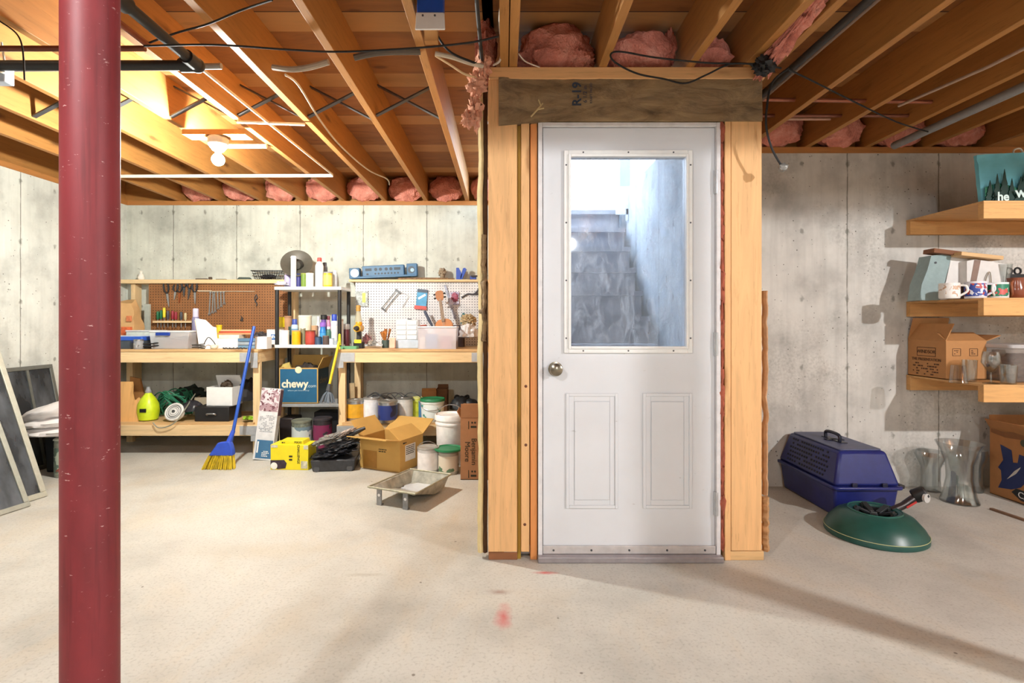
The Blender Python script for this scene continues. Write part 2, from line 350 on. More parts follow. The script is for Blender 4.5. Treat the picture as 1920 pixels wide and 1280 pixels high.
# ================================================================== THE SETTING
DL, DR = 5.22, 3.62                 # distance of the back walls, left and right of the stair enclosure
XL, XR, YF = -3.69, 6.0, -3.6
JB, JT = 2.30, 2.535                # joist underside, subfloor underside
CW = concrete_wall('wall_concrete_left', X(325, DL), 0, '#cfd2c8', .15)
CR = concrete_wall('wall_concrete_right', 2.33, 0, '#cdcac3', .4)
CS = concrete_wall('wall_concrete_side', .35, 1, '#d0d3cc', .15)
S('floor', B().box(((XL+XR)/2, (DL+YF)/2, -.1), (XR-XL+1, DL-YF+1, .2)), concrete_floor())
S('ceiling', B().box(((XL-.25)/2, (DL+YF)/2, JT+.015), (-XL+.15, DL-YF+.4, .03)).box(((XR+.2-.10)/2, (DR+YF)/2, JT+.015), (XR+.3, DR-YF+.4, .03)), plywood())
S('wall_left', B().box((XL-.1, (DL+YF)/2, 1.13), (.2, DL-YF+.4, 2.26)), CS)
S('wall_back_left', B().box(((XL-.07)/2, DL+.1, 1.13), (-XL-.07, .2, 2.26)), CW)
S('wall_back_right', B().box(((1.21+XR)/2, DR+.1, 1.13), (XR-1.21, .2, 2.26)), CR)
S('wall_right', B().box((XR+.1, (DR+YF)/2, 1.13), (.2, DR-YF+.4, 2.26)), CS)
S('wall_front', B().box(((XL+XR)/2, YF-.1, 1.27), (XR-XL, .2, 2.54)), CW)
# sill plates on top of the concrete and the rim above them
sp = wood('sill_lumber', '#b5793f', '#5a3417', 'x'); spy = wood('sill_lumber', '#b5793f', '#5a3417', 'y')
S('trim_1', B().box(((XL-.07)/2, DL+.06, 2.28), (-XL-.07, .14, .04)), sp); S('trim_2', B().box(((1.21+XR)/2, DR+.06, 2.28), (XR-1.21, .14, .04)), sp)
S('trim_3', B().box((XL-.06, (DL+YF)/2, 2.28), (.14, DL-YF, .04)), spy); S('trim_4', B().box((XR+.06, (DR+YF)/2, 2.28), (.14, DR-YF, .04)), spy)
S('trim_5', B().box(((XL-.2)/2, DL+.11, 2.42), (-XL+.1, .04, .24)), joist('x')); S('trim_6', B().box(((1.0+XR)/2, DR+.11, 2.42), (XR-1.0, .04, .24)), joist('x'))
S('trim_7', B().box((XL-.1, (DL+YF)/2, 2.42), (.04, DL-YF+.3, .24)), joist('y')); S('trim_8', B().box((XR+.1, (DR+YF)/2, 2.42), (.04, DR-YF, .24)), joist('y'))
# side walls of the stair enclosure, seen only from beside it
S('wall_enclosure_left', B().box((-.035, 3.95, 1.15), (.07, 2.7, 2.3)), wood('sheathing', '#b98a55', '#6b4a28', 'y'))
S('wall_enclosure_right', B().box((1.17, 3.12, 1.15), (.07, 1.0, 2.3)), wood('sheathing', '#b98a55', '#6b4a28', 'y'))
# stairwell: concrete steps, retaining walls, daylight above
SC = concrete_wall('stairwell_concrete', 3.0, 1, '#c3c7cc', .35)
SW = B(); zs = [-1.11+.185*0.0]
for k in range(12):
    z1 = .045+.185*(k-5.25)+.0; zt = EYE-.14+.185*(k-5); y = 3.51+.185*(k-5)
    SW.box(((.06+1.0)/2, (y+5.6)/2, zt/2), (.94, 5.6-y, zt))
    SW.box(((.06+1.0)/2, y-.03+.02, zt-.018), (.94, .06, .036))
STEPM = pl('#a3a2a8', .85, var=.2, scale=9, bump=.3)
S('floor_stairs', SW, STEPM)
S('wall_stairwell_right', B().box((1.10, 4.7, 1.12), (.1, 4.1, 2.24)).box((1.10, 3.1, 2.27), (.1, 1.0, .06)), SC)
S('wall_stairwell_left', B().box((.03, 4.6, 1.12), (.06, 4.2, 2.24)), SC)
S('wall_house_outside', B().box((.57, DR+.16, 2.9), (1.4, .04, .75)), pl('#d9dadc', .7))
S('floor_yard', B().box((0, 9.2, 2.14), (14, 7, .1)).box((5, 4.85, 2.14), (7.7, 2, .1)).box((-7.0, 5.5, 2.14), (13.9, .3, .1)), pl('#6f8a4a', .9, var=.3))
fp = One('fence_post', B().box((0, 0, .35), (.09, .09, .7)), pl('#8f979e', .7), 'weathered grey post at the top of the outside steps', 'post', (X(1170, 4.62), 4.62, 1.92))
One('notice_board', B().box((0, 0, 0), (.145, .02, .235)).box((.02, .0, -.12), (.02, .02, .1)), pl('#f3f4f5', .5), 'white board standing on the outside steps below the grey post', 'board', (X(1171, 4.5), 4.50, Z(376, 4.5)))
# ---------------------------------------------------------------- door unit
dm = door_mat(); Dd = 2.49
def dx(p): return X(p, Dd)
def dz(p): return Z(p, Dd)
door = T('door_1', None, None, (0, Dd, 0), kind='structure')
x0, x1, z0, z1 = dx(1018), dx(1343), dz(1040), dz(237); wx0, wx1, wz0, wz1 = dx(1069), dx(1288), dz(650), dz(292)
sl = B()
def rect(b, a, c, e, f, y0, y1): b.box(((a+c)/2, (y0+y1)/2, (e+f)/2), (c-a, y1-y0, f-e))
rect(sl, x0, wx0, z0, z1, .02, .062); rect(sl, wx1, x1, z0, z1, .02, .062); rect(sl, wx0, wx1, z0, wz0, .02, .062); rect(sl, wx0, wx1, wz1, z1, .02, .062)
P(door, 'door_slab', sl, dm)
lf = B(); a, c, e, f = dx(1058), dx(1300), dz(662), dz(280)
for (t, y) in ((.016, .004), (.03, .010)):
    o = t-.016 if t > .016 else 0
def ring(b, a, c, e, f, t, y0, y1):
    rect(b, a, a+t, e, f, y0, y1); rect(b, c-t, c, e, f, y0, y1); rect(b, a+t, c-t, e, e+t, y0, y1); rect(b, a+t, c-t, f-t, f, y0, y1)
ring(lf, a, c, e, f, .022, .008, .02); ring(lf, a+.02, c-.02, e+.02, f-.02, .012, .0, .02)
P(door, 'window_frame', lf, WHITE, bev=.002)
scw = B()
for i in range(3):
    for zz in (e+.011, f-.011): q = a+.09+(c-a-.18)*i/2; scw.cyl((q, .0085, zz), (q, .0065, zz), .004, n=8)
for i in range(4):
    for xx in (a+.01, c-.01): q = e+.07+(f-e-.14)*i/3; scw.cyl((xx, .0085, q), (xx, .0065, q), .004, n=8)
P(door, 'frame_screw', scw, DGREY)['kind'] = 'stuff'
P(door, 'window_pane', B().box(((wx0+wx1)/2, .035, (wz0+wz1)/2), (wx1-wx0, .004, wz1-wz0)), glass((.97, .98, 1, 1), .30, .02, .05), 'dusty window pane in the door')
for (pa, pb) in ((1062, 1160), (1207, 1300)):
    pn = B(); a, c, e, f = dx(pa), dx(pb), dz(955), dz(738)
    ring(pn, a, c, e, f, .014, .013, .0205); ring(pn, a+.014, c-.014, e+.014, f-.014, .024, .0175, .0205); rect(pn, a+.04, c-.04, e+.04, f-.04, .0145, .0205)
    P(door, 'door_panel', pn, dm, bev=.003)
k = P(door, 'door_knob', B().lathe([(.033, 0), (.034, .006), (.014, .010), (.012, .028), (.024, .034), (.030, .046), (.028, .058), (.015, .064), (.001, .065)], 28, (dx(1042), .02, dz(692)), (R(90), 0, 0)), pl('#8e8676', .25, .95), 'tarnished round metal door knob')
sw = P(door, 'door_sweep', B().box(((x0+x1)/2, .012, dz(1032)), (x1-x0, .014, .036)), pl('#cfcac8', .4, .3), 'screwed on bottom sweep', bev=.002)
ss = B()
for i in range(5): ss.cyl((x0+.05+i*.177, .006, dz(1032)), (x0+.05+i*.177, .002, dz(1032)), .005, n=8)
P(sw, 'sweep_screw', ss, DGREY)['kind'] = 'stuff'
P(door, 'threshold', B().box(((x0+x1)/2, .03, .014), (x1-x0+.05, .12, .028)), pl('#a9a3a6', .4, .5), bev=.004)
for zz in (340, 645, 945):
    hb = B().box((x1+.003, .010, dz(zz)), (.018, .012, .11)).cyl((x1+.004, .004, dz(zz)-.055), (x1+.004, .004, dz(zz)+.055), .007, n=10)
    P(door, 'hinge', hb, pl('#c9cacc', .35, .6))
# jambs
jm = B(); rect(jm, dx(1009), x0-.002, 0, dz(229), .0, .12); rect(jm, x1+.002, dx(1351.5), 0, dz(229), .0, .12); rect(jm, x0-.002, x1+.002, dz(236), dz(229), .0, .12)
P(door, 'jamb', jm, pl('#e2dfe0', .5), bev=.002)
P(door, 'jamb_seal', B().box((x0-.001, .03, 1.04), (.006, .02, 2.02)), BLACK)

# ================================================================== FRAMING
ORD = ['first', 'second', 'third', 'fourth', 'fifth', 'sixth', 'seventh', 'eighth', 'ninth', 'tenth']
def joist_ob(x, y0, y1, label, wdt=.038):
    return One('floor_joist', B().box((0, 0, 0), (wdt, y1-y0, JT-JB)), joist('y'), label, 'joist', (x, (y0+y1)/2, (JB+JT)/2), 0, 'ceiling joists', bev=.002)
JL = [-.36-.402*k for k in range(8)]
for k, x in enumerate(JL):
    joist_ob(x, YF, DL+.09, 'long bare ceiling joist, %s to the left of the paired joists over the doorway' % ORD[k])
joist_ob(.001, YF, DR, 'left half of the paired joists landing on the header above the door'); joist_ob(.043, YF, DR, 'right half of the paired joists landing on the header above the door')
for k, (x, l) in enumerate(((.46, 'ceiling joist between the two big pink insulation wads over the door'), (.865, 'ceiling joist just right of the middle pink insulation wad over the door'),
        (1.13, 'ceiling joist reaching the right end of the door header'), (1.25, 'ceiling joist beside the long dark pipe right of the door header'),
        (1.65, 'first ceiling joist crossed by the copper pipes right of the doorway'), (2.055, 'second ceiling joist crossed by the copper pipes, hanging black cable under it'),
        (2.46, 'ceiling joist alongside the fat grey conduit'), (2.865, 'ceiling joist just right of the fat grey conduit'), (3.27, 'ceiling joist over the teal bag at the right edge'))):
    joist_ob(x, YF, DR+.09, l)
# rim insulation wads between the joists at the walls
xs = [-.05]+JL
for k in range(len(xs)-1):
    c = (xs[k]+xs[k+1])/2
    if k == 0: c = -.2
    One('insulation_wad', B().blob((0, 0, 0), (.165 if k else .12, .09, .125), .22, 2.5, seed=k+3), insul(), 'pink fiberglass wad above the far left wall, %s bay left of the doorway' % ORD[k], 'insulation', (c, DL-.0, 2.42), 0, 'pink insulation in the left rim bays')
for k, c in enumerate((1.45, 1.85, 2.26, 2.66, 3.07)):
    One('insulation_wad', B().blob((0, 0, 0), (.17, .09, .115), .25, 2.5, seed=k+23), insul(), 'pink fiberglass wad above the right wall, %s bay right of the doorway' % ORD[k], 'insulation', (c, DR, 2.415), 0, 'pink insulation in the right rim bays')
# big wads on the header plate
One('insulation_wad', B().blob((0, 0, 0), (.185, .13, .135), .24, 2.0, 40, 24, seed=51).blob((.12, -.05, -.07), (.06, .07, .06), .4, 3, seed=5), insul(), 'large bulging wad of pink insulation above the door header, left one', 'insulation', (.255, 2.62, 2.43))
One('insulation_wad', B().blob((0, 0, 0), (.165, .12, .11), .22, 2.2, 40, 24, seed=42).blob((.14, -.02, .03), (.03, .05, .08), .5, 3, seed=9), insul(), 'wad of pink insulation above the door header behind the black cable loop', 'insulation', (.665, 2.62, 2.41))
One('insulation_wad', B().blob((0, 0, 0), (.10, .11, .10), .3, 2.2, seed=33), insul(), 'small pink insulation wad squeezed above the header right end', 'insulation', (1.0, 2.62, 2.40))
One('insulation_tuft', B().blob((0, 0, 0), (.035, .32, .028), .9, 3.2, 40, 30, seed=61, rot=(R(-10), 0, 0)), insul(), 'torn strip of pink insulation hanging beside the joist right of the header', 'insulation', (1.185, 2.2, 2.31))
One('insulation_tuft', B().blob((0, 0, 0), (.05, .10, .13), .35, 2.5, seed=71).blob((.01, -.02, -.12), (.04, .05, .06), .4, 3, seed=2), insul(), 'pink insulation left of the paired joists, above the left corner of the framing', 'insulation', (-.085, 2.56, 2.42))
One('insulation_tuft', B().blob((0, 0, 0), (.034, .05, .05), .7, 3, seed=15).blob((-.03, .0, -.09), (.04, .03, .05), .7, 3, seed=16).blob((-.035, -.01, -.22), (.03, .03, .06), .9, 3.5, seed=18).blob((-.07, -.01, -.25), (.025, .02, .03), .9, 3.5, seed=19), pl('#e2a488', .95, var=.3, bump=.8), 'ragged torn pink and cream insulation at the top left corner of the door framing', 'insulation', (-.095, 2.44, 2.285))
One('insulation_tuft', B().blob((0, 0, 0), (.022, .04, .10), .4, 2.5, seed=25), pl('#d98a5e', .95, var=.3, bump=.6), 'orange pink insulation scrap poking out left of the framing at wall top height', 'insulation', (-.105, 2.66, 1.69))
# doorway framing
fr = [('wall_stud', 915.5, 970, 40, 'stud', 'wide pale stud at the left edge of the doorway framing'), ('wall_stud', 977, 993, 40, 'stud', 'narrow stud with bolt heads left of the door'),
      ('wall_stud', 1359, 1371, 0, 'stud', 'narrow stud right of the door behind the ragged insulation'), ('wall_stud', 1371, 1429, 45, 'stud', 'wide knotty stud at the right edge of the doorway framing')]
for nme, a, c, e, cat, lab in fr:
    b = B(); rect(b, dx(a), dx(c)-.001, e/1000, 2.245, 0, .085)
    for hz in ((.93, .64, .13) if '977' in str(a) else ()): pass
    o = One(nme, b, stud('z'), lab, cat, (0, Dd, 0), bev=.003)
    if a == 977:
        for hz in (724, 834, 983):
            P(o, 'bolt_head', B().ball((dx(986 if hz < 900 else 984), 0, dz(hz)), (.007, .003, .007), 12, 6), pl('#6b3a22', .5))
One('wall_stud', B().box((0, 0, 0), (.032, .07, 2.24)), wood('orange_lumber', '#d98f50', '#8a4a20', 'z'), 'orange tinted board fixed against the left door jamb', 'board', (dx(1001), Dd+.045, 1.12), bev=.002)
One('filler_strip', B().box((0, 0, 0), (.016, .05, 2.24)).box((.045, .036, 0), (.11, .014, 2.24)), wood('olive_ply', '#a8842c', '#5a4416', 'z'), 'thin olive brown plywood strip between the two studs left of the door', 'strip', (dx(973.5), Dd+.0455, 1.12))
One('filler_board', B().box((0, 0, 0), (.06, .014, 2.24)), stud('z'), 'board behind the ragged insulation at the hinge side of the door', 'board', (1.04, Dd+.105, 1.12))
One('bottom_plate', B().box((0, 0, 0), (.135, .085, .036)), wood('plate_lumber', '#8e5a36', '#4a2c18', 'x'), 'dark worn plate block under the left stud', 'plate', (dx(943), Dd+.05, .018), bev=.003)
One('bottom_plate', B().box((0, 0, 0), (.165, .085, .042)), wood('plate_lumber2', '#d3ac78', '#8a6238', 'x'), 'pale plate block under the right stud', 'plate', (dx(1400), Dd+.045, .021), bev=.003)
One('header_plate', B().box((0, 0, 0), (1.285, .16, .055)), stud('x'), 'long top plate lying across the doorway framing under the joists', 'plate', (dx(1174.5), Dd+.07, 2.2725), bev=.003)
hd = B().box((.56, .05, 0), (1.27, .06, .18))
hp = B(); nx, nz = 60, 12; vs = []; fs = []
for j in range(nz+1):
    for i in range(nx+1):
        u, v = i/nx, j/nz; x = dx(935)+u*(dx(1428)-dx(935)); zb = dz(228+ (8*(1-u*5) if u < .2 else 0)); z = zb+(dz(147)-zb)*v
        vs.append((x, -.008-.012*noise.noise(Vector((u*9, v*2.5, 1)))-.006*noise.noise(Vector((u*30, v*5, 4))), z))
m = len(vs)
for j in range(nz):
    for i in range(nx): a = j*(nx+1)+i; fs.append((a, a+1, a+nx+2, a+nx+1))
vs += [(x, .02, z) for x, y, z in vs]; fs += [tuple(reversed([q+m for q in f])) for f in fs]
rim_ = [i for i in range(nx+1)]+[(nx+1)*(j+1)-1 for j in range(1, nz+1)]+[nz*(nx+1)+i for i in range(nx-1, -1, -1)]+[(nx+1)*j for j in range(nz-1, 0, -1)]
for i in range(len(rim_)): a, c = rim_[i], rim_[(i+1) % len(rim_)]; fs.append((a, a+m, c+m, c))
hp.add(vs, fs)
hdr = One('insulation_batt', hp, kraft(), 'brown kraft faced batt stapled across the header with blue R-19 print', 'insulation', (0, Dd, 0))
hdr2 = One('header_board', B().box((0, 0, 0), (1.27, .05, .2)), stud('x'), 'header board hidden behind the kraft faced batt over the door', 'board', (dx(1174.5), Dd+.05, 2.143))
ink = pl('#2c3a4e', .7)
text(hdr, 'R-19', .058, ink, (dx(1081), -.022, dz(180)), (R(90), R(-90), 0), bold=.0012)
text(hdr, '6 1/2 in', .026, ink, (dx(1096), -.021, dz(180)), (R(90), R(-90), 0)); text(hdr, 'KRAFT FACED', .015, ink, (dx(1107), -.021, dz(178)), (R(90), R(-90), 0))
twig = B().tube([(0, 0, 0), (.03, -.01, .03), (.055, -.005, .06)], .004, 6).tube([(.03, -.01, .03), (.06, -.012, .035)], .003, 6).tube([(.045, -.01, .05), (.035, -.01, .075)], .003, 6)
One('splintered_nail_scrap', twig, pl('#cdb583', .8), 'splintered pale scrap sticking from the kraft batt above the left door jamb', 'scrap', (dx(995), Dd-.02, dz(222)))
# ragged insulation down the hinge side, kraft flange edges at both sides of the framing
rg = B()
for i in range(26): rg.blob((dx(1354.5)+random.uniform(-.002, .004), .012+random.uniform(-.008, .004), 2.0-i*.076), (.009+.006*random.random(), .012, .05), .6, 3, 10, 8, seed=i)
One('insulation_strip', rg, pl('#a85a44', .95, var=.35, bump=.8), 'ragged reddish insulation squeezed down the gap beside the door hinges', 'insulation', (0, Dd, 0))
def wavy(nm, pa, pb, ya, yb, mat, lab, d0=2.5, amp=5, seed=1, th=.02, n=60):
    b = B(); vs = []; fs = []
    for i in range(n+1):
        v = i/n; py = ya+(yb-ya)*v; o = amp*noise.noise(Vector((v*9, seed, 0)))+amp*.5*noise.noise(Vector((v*30, seed, 3)))
        xa, xb = X(pa+o, d0), X(pb+o*.6, d0); z = Z(py, d0); y = .01*noise.noise(Vector((v*12, seed, 9)))
        vs += [(xa, y, z), ((xa+xb)/2, y-.012, z), (xb, y, z), (xb, y+th, z), (xa, y+th, z)]
    for i in range(n):
        for k in range(5): a = i*5+k; c = i*5+(k+1) % 5; fs.append((a, a+5, c+5, c))
    fs += [(0, 1, 2, 3, 4), tuple(n*5+k for k in (4, 3, 2, 1, 0))]
    b.add(vs, fs); return One(nm, b, mat, lab, 'insulation', (0, d0, 0))
wavy('insulation_facing', 896, 906, 135, 1035, pl('#d9c491', .85, var=.18, scale=12, bump=.5), 'wavy cream paper flange running down the left outside edge of the doorway framing', 2.52, 4, 2)
wavy('insulation_facing', 905, 914, 150, 1035, pl('#5e4128', .9, var=.3), 'dark brown strip of insulation facing between the cream flange and the left stud', 2.535, 2, 6)
wavy('insulation_facing', 902, 912, 440, 640, kraft(), 'crumpled dark kraft paper bulge beside the left stud at workbench shelf height', 2.515, 7, 11)
wavy('insulation_facing', 1432, 1440, 545, 928, pl('#c99f78', .85, var=.2), 'tan paper flange curling out behind the right stud', 2.55, 5, 4)
wavy('insulation_facing', 1431, 1442, 932, 1033, pl('#bb8f62', .85, var=.25), 'short torn paper flange near the floor beside the right stud', 2.53, 3, 8)
# steel beam and posts
One('steel_beam', B().box((0, 0, 0), (XR-XL-.02, .10, .010)).box((0, 0, .22), (XR-XL-.02, .10, .010)).box((0, 0, .11), (XR-XL-.02, .008, .21)), pl('#7c2f2c', .5), 'red steel beam carried by the posts across the room', 'beam', ((XL+XR)/2, .97, JB-.226))
def lally(x, lab, lean=0):
    t = T('steel_post', lab, 'post', (x, .97, 0), rot=(0, lean, 0))
    P(t, 'column', B().cyl((0, 0, .0), (0, 0, 2.06), .0445, n=48), post_mat())
    P(t, 'top_plate', B().box((0, 0, 2.06), (.14, .1, .012)), pl('#7c2f2c', .5)); return t
lally(-.752, 'red painted round steel post in the left foreground', 0)
lally(2.43, 'red painted round steel post out of the picture to the right')
# cross bridging
bm = DSTEEL
def bridging(xa, xb, y, lab):
    t = T('cross_bridging', lab, 'bridging', ((xa+xb)/2, y, JB), group='steel cross bridging between the left joists'); h = (xb-xa)/2-.019
    for s in (1, -1):
        b = B(); L = math.hypot(2*h, .19); b.box((0, s*.018, .11), (L, .03, .008), (0, s*math.atan2(.19, 2*h), 0)); P(t, 'strap', b, bm)
for k in range(6): bridging(JL[k+1], JL[k], 3.12+.02*(k % 2), 'dark steel cross bridging between the %s and %s joists left of the doorway' % (ORD[k], ORD[k+1]))
# pipes
def pipe(nm, pts, r, mat, lab, cat='pipe', n=14, sm=0, loc=None):
    o = loc or pts[0]; return One(nm, B().tube([tuple(p[i]-o[i] for i in range(3)) for p in pts], r, n, sm=sm), mat, lab, cat, o)
bp = T('drain_pipe', 'black plastic drain pipe elbowing under the joists at upper left', 'pipe', (-1.3, 2.26, 2.2))
P(bp, 'pipe_run', B().cyl((-2.3, 0, 0), (0, 0, 0), .021, n=20), BLACK); P(bp, 'pipe_run', B().cyl((0, 0, 0), (0, -3.4, .03), .021, n=20), BLACK)
P(bp, 'elbow', B().ball((0, 0, 0), .031, 18, 10).cyl((-.07, 0, 0), (0, 0, 0), .028, n=20).cyl((0, -.08, 0), (0, 0, 0), .028, n=20), BLACK)
P(bp, 'coupling', B().cyl((0, -.42, .003), (0, -.54, .005), .029, n=20), BLACK); P(bp, 'coupling', B().cyl((-.42, 0, 0), (-.36, 0, 0), .027, n=20), BLACK)
P(bp, 'hanger', B().tube([(-.85, 0, .12), (-.86, -.028, 0), (-.83, 0, -.028), (-.84, .028, 0), (-.83, 0, .1)], .004, 6, sm=4), pl('#d9cdb8', .6), 'pale loop hanger')
JN = 2.2
pipe('copper_pipe', [(-3.6, 2.14, 2.21), (-1.44, 2.14, 2.21)], .011, pl('#6e3a26', .45, .5), 'brown copper pipe running crosswise just above the black drain pipe')
pipe('copper_pipe', [(-1.43, 2.14, 2.225), (-1.43, -1.5, 2.225)], .012, pl('#8a4a30', .45, .5), 'brown copper pipe running toward the camera left of the black drain pipe')
pipe('grey_pipe', [(-3.6, 2.42, 2.245), (-1.25, 2.36, 2.245)], .013, pl('#9b938a', .5), 'dull grey pipe lying just behind the black drain pipe')
pipe('water_pipe', [(-3.6, 2.21, 2.235), (-1.8, 2.2, 2.235)], .006, WCORD, 'thin pale line between the brown and black pipes at upper left')
pipe('water_pipe', [(-1.63, 1.7, 2.265), (-1.66, -1.0, 2.28)], .008, pl('#c9a58a', .4, .4), 'pale copper tube beside the joists at the upper left corner')
pipe('water_pipe', [(-1.40, 2.45, 2.285), (-1.36, 4.22, 2.285)], .008, WCORD, 'slender pale tube running along a joist toward the far left wall')
pipe('plastic_pipe', [(-3.25, 4.26, 2.28), (-1.36, 4.24, 2.28)], .013, pl('#eeead8', .5), 'white plastic pipe running crosswise behind the lit bulb')
pipe('plastic_pipe', [(-1.95, 3.55, 2.285), (-1.58, 3.55, 2.285)], .014, pl('#eeead8', .5), 'short white pipe right beside the lit bulb')
pipe('plastic_pipe', [(-1.56, 3.12, 2.285), (-1.18, 3.16, 2.285)], .009, pl('#eeead8', .5), 'short thin white pipe next to the cross bridging')
pipe('copper_pipe', [(1.27, 2.98, 2.36), (2.42, 3.02, 2.36)], .011, pl('#a5674f', .4, .5), 'upper of the two copper pipes passing through the right joists')
pipe('copper_pipe', [(1.27, 3.22, 2.36), (2.44, 3.22, 2.36)], .010, pl('#8d5a48', .4, .5), 'lower of the two copper pipes passing through the right joists')
pipe('copper_pipe', [(1.72, 3.3, 2.37), (2.02, 3.3, 2.37)], .008, pl('#c9a18c', .5), 'short pale tube beneath the copper pipes near the right wall')
pipe('conduit', [(2.56, -2, 2.272), (2.56, 3.5, 2.272)], .024, pl('#8c8c8c', .5), 'fat grey conduit running beside a joist at upper right')
pipe('conduit', [(1.33, -2, 2.285), (1.33, 3.1, 2.285)], .017, pl('#2a2522', .6), 'dark iron pipe running beside the joist right of the door header')
pipe('conduit', [(1.375, -2, 2.30), (1.375, 2.9, 2.30)], .010, pl('#7c6453', .6), 'brown tube beside the dark iron pipe right of the door header')
pipe('water_pipe', [(2.22, 3.0, 2.33), (2.27, 2.5, 2.31), (2.33, 1.5, 2.32)], .008, pl('#b59a86', .4), 'thin pale pipe slanting between joists toward the upper right edge')
pipe('conduit', [(-.10, .4, 2.29), (-.1, 2.45, 2.29)], .008, pl('#2a2624', .6), 'dark narrow rod running beside the pink insulation left of the paired joists')
# cables
def cable(pp, r, mat, lab, nm='cable'):
    pts = [(X(a, d), d, Z(y, d)) for a, y, d in pp]; return pipe(nm, pts, r, mat, lab, 'cable', 8, 8)
cable([(510, 0, 1.9), (450, 20, 2.0), (390, 45, 2.05), (330, 62, 2.1), (270, 84, 2.15)], .004, CORD, 'black cable rising from the pipes to the top edge of the view')
cable([(270, 86, 2.05), (400, 84, 2.05), (540, 93, 2.08), (640, 97, 2.08), (780, 90, 2.08), (880, 80, 2.05), (935, 68, 2.03)], .004, CORD, 'black cable slung crosswise under the left joists')
cable([(512, 126, 2.4), (545, 130, 2.38), (580, 126, 2.36), (616, 116, 2.34)], .013, pl('#a89a88', .6), 'grey cable bundle strung between the second and third joists', 'cable_bundle')
cable([(664, 108, 2.33), (700, 100, 2.33), (740, 97, 2.33), (788, 97, 2.33)], .014, pl('#5d544a', .6), 'dark cable bundle strung between the first and second joists', 'cable_bundle')
cable([(816, 100, 2.33), (850, 108, 2.34), (880, 118, 2.36), (905, 124, 2.4)], .010, pl('#c8baa5', .6), 'pale cable bundle from the first joist to the doorway framing', 'cable_bundle')
cable([(816, 104, 2.36), (845, 122, 2.38), (870, 138, 2.4), (893, 146, 2.42)], .005, pl('#d9b78a', .6), 'cream cable sagging to the torn insulation at the framing corner')
cable([(812, 30, 2.06), (820, 66, 2.2), (845, 98, 2.25), (885, 116, 2.35), (903, 122, 2.42)], .005, CORD, 'short black cable dropping from the junction box')
cable([(535, 140, 2.6), (560, 160, 2.75), (600, 225, 3.2), (640, 275, 3.7), (690, 318, 4.3), (725, 335, 4.7), (730, 346, 4.9)], .006, WCORD, 'cream cable running along a joist to the far left wall')
cable([(940, 0, 2.0), (937, 40, 2.15), (940, 80, 2.3), (938, 112, 2.42), (925, 122, 2.46)], .005, pl('#e0d6c6', .5), 'white cable clipped along the paired joists')
cable([(972, 100, 2.4), (985, 115, 2.43), (1012, 126, 2.44)], .003, pl('#d9c8b8', .5), 'thin white wire drooping in front of the left insulation wad')
lp = [(1465, 128, 2.36), (1420, 120, 2.36), (1330, 118, 2.36), (1230, 108, 2.35), (1165, 97, 2.34), (1145, 102, 2.34), (1155, 118, 2.35), (1195, 138, 2.38), (1245, 148, 2.42), (1285, 156, 2.42), (1325, 140, 2.40), (1370, 120, 2.38), (1420, 121, 2.37)]
cable(lp, .004, CORD, 'black cable loop hanging in front of the door header')
cable([(1478, 128, 2.37), (1448, 155, 2.38), (1438, 200, 2.38), (1437, 240, 2.38), (1448, 280, 2.38), (1466, 312, 2.38)], .005, CORD, 'black cable dangling to a bare end beside the right stud')
cable([(1478, 130, 2.37), (1520, 150, 2.5), (1600, 190, 2.7), (1680, 228, 3.0), (1740, 247, 3.2)], .004, CORD, 'black cable slung under the right joists toward the far wall')
One('cable_plug', B().blob((0, 0, 0), (.02, .02, .018), .5, 3, 12, 8), pl('#8d8a84', .5, .4), 'frayed metal end on the dangling black cable', 'plug', (X(1468, 2.38), 2.38, Z(314, 2.38)))
One('tape_wad', B().blob((0, 0, 0), (.045, .03, .035), .5, 3), BLACK, 'black tape bundle where the cables meet right of the header', 'tape', (X(1432, 2.36), 2.36, Z(124, 2.36)))
cable([(0, 40, 2.0), (30, 62, 2.0), (42, 90, 2.0), (46, 150, 2.0)], .003, CORD, 'thin black wire hanging at the upper left edge of the view')
# junction box
jb = T('junction_box', 'blue electrical box with white cover plate beside the first joist', 'electrical box', (X(806, 2.0), 2.0, Z(26, 2.0)))
P(jb, 'box', B().box((0, .03, .06), (.098, .06, .12)), BLUE, bev=.004)
cv = P(jb, 'cover_plate', B().box((.002, -.004, -.03), (.112, .008, .068), (R(-6), 0, 0), top=(.94, 1)), WHITE, bev=.003)
P(cv, 'screw', B().cyl((-.025, -.010, -.012), (-.025, -.0125, -.012), .004, n=8), DGREY); P(cv, 'screw', B().cyl((.02, -.010, -.012), (.02, -.0125, -.012), .004, n=8), DGREY)
P(jb, 'mounting_block', B().box((.0, .045, -.06), (.05, .03, .05)), joist('z'))
One('junction_box', B().box((0, 0, 0), (.10, .05, .08)), pl('#c9d6e6', .5), 'pale electrical box at the far upper left edge', 'electrical box', (X(-4, 2.3), 2.3, Z(140, 2.3)), bev=.004)
# lamps
for i, (loc, r, wt, c) in enumerate(BULBS):
    lab = ['lit bare bulb in a ceiling socket between the left joists', 'lit bare bulb outside the picture to the right', 'lit bare bulb overhead behind the left foreground post', 'added fill globe bulb behind the camera'][i]
    t = T('ceiling_lamp', lab, 'lamp', (loc[0], loc[1], loc[2]))
    L = wt/(math.pi*4*math.pi*r*r)
    P(t, 'bulb', B().ball((0, 0, 0), r, 24, 14), glow(c, L)); P(t, 'bulb_neck', B().cyl((0, 0, r*.9), (0, 0, r+.03), .018, .014), WHITE)
    P(t, 'socket', B().lathe([(.03, r+.02), (.055, r+.05), (.058, r+.09), (.05, r+.10)], 24), pl('#d8d5cf', .4))
    P(t, 'mounting_board', B().box((0, 0, r+.115), (.372 if i == 0 else .2, .1, .03)), joist('x'))
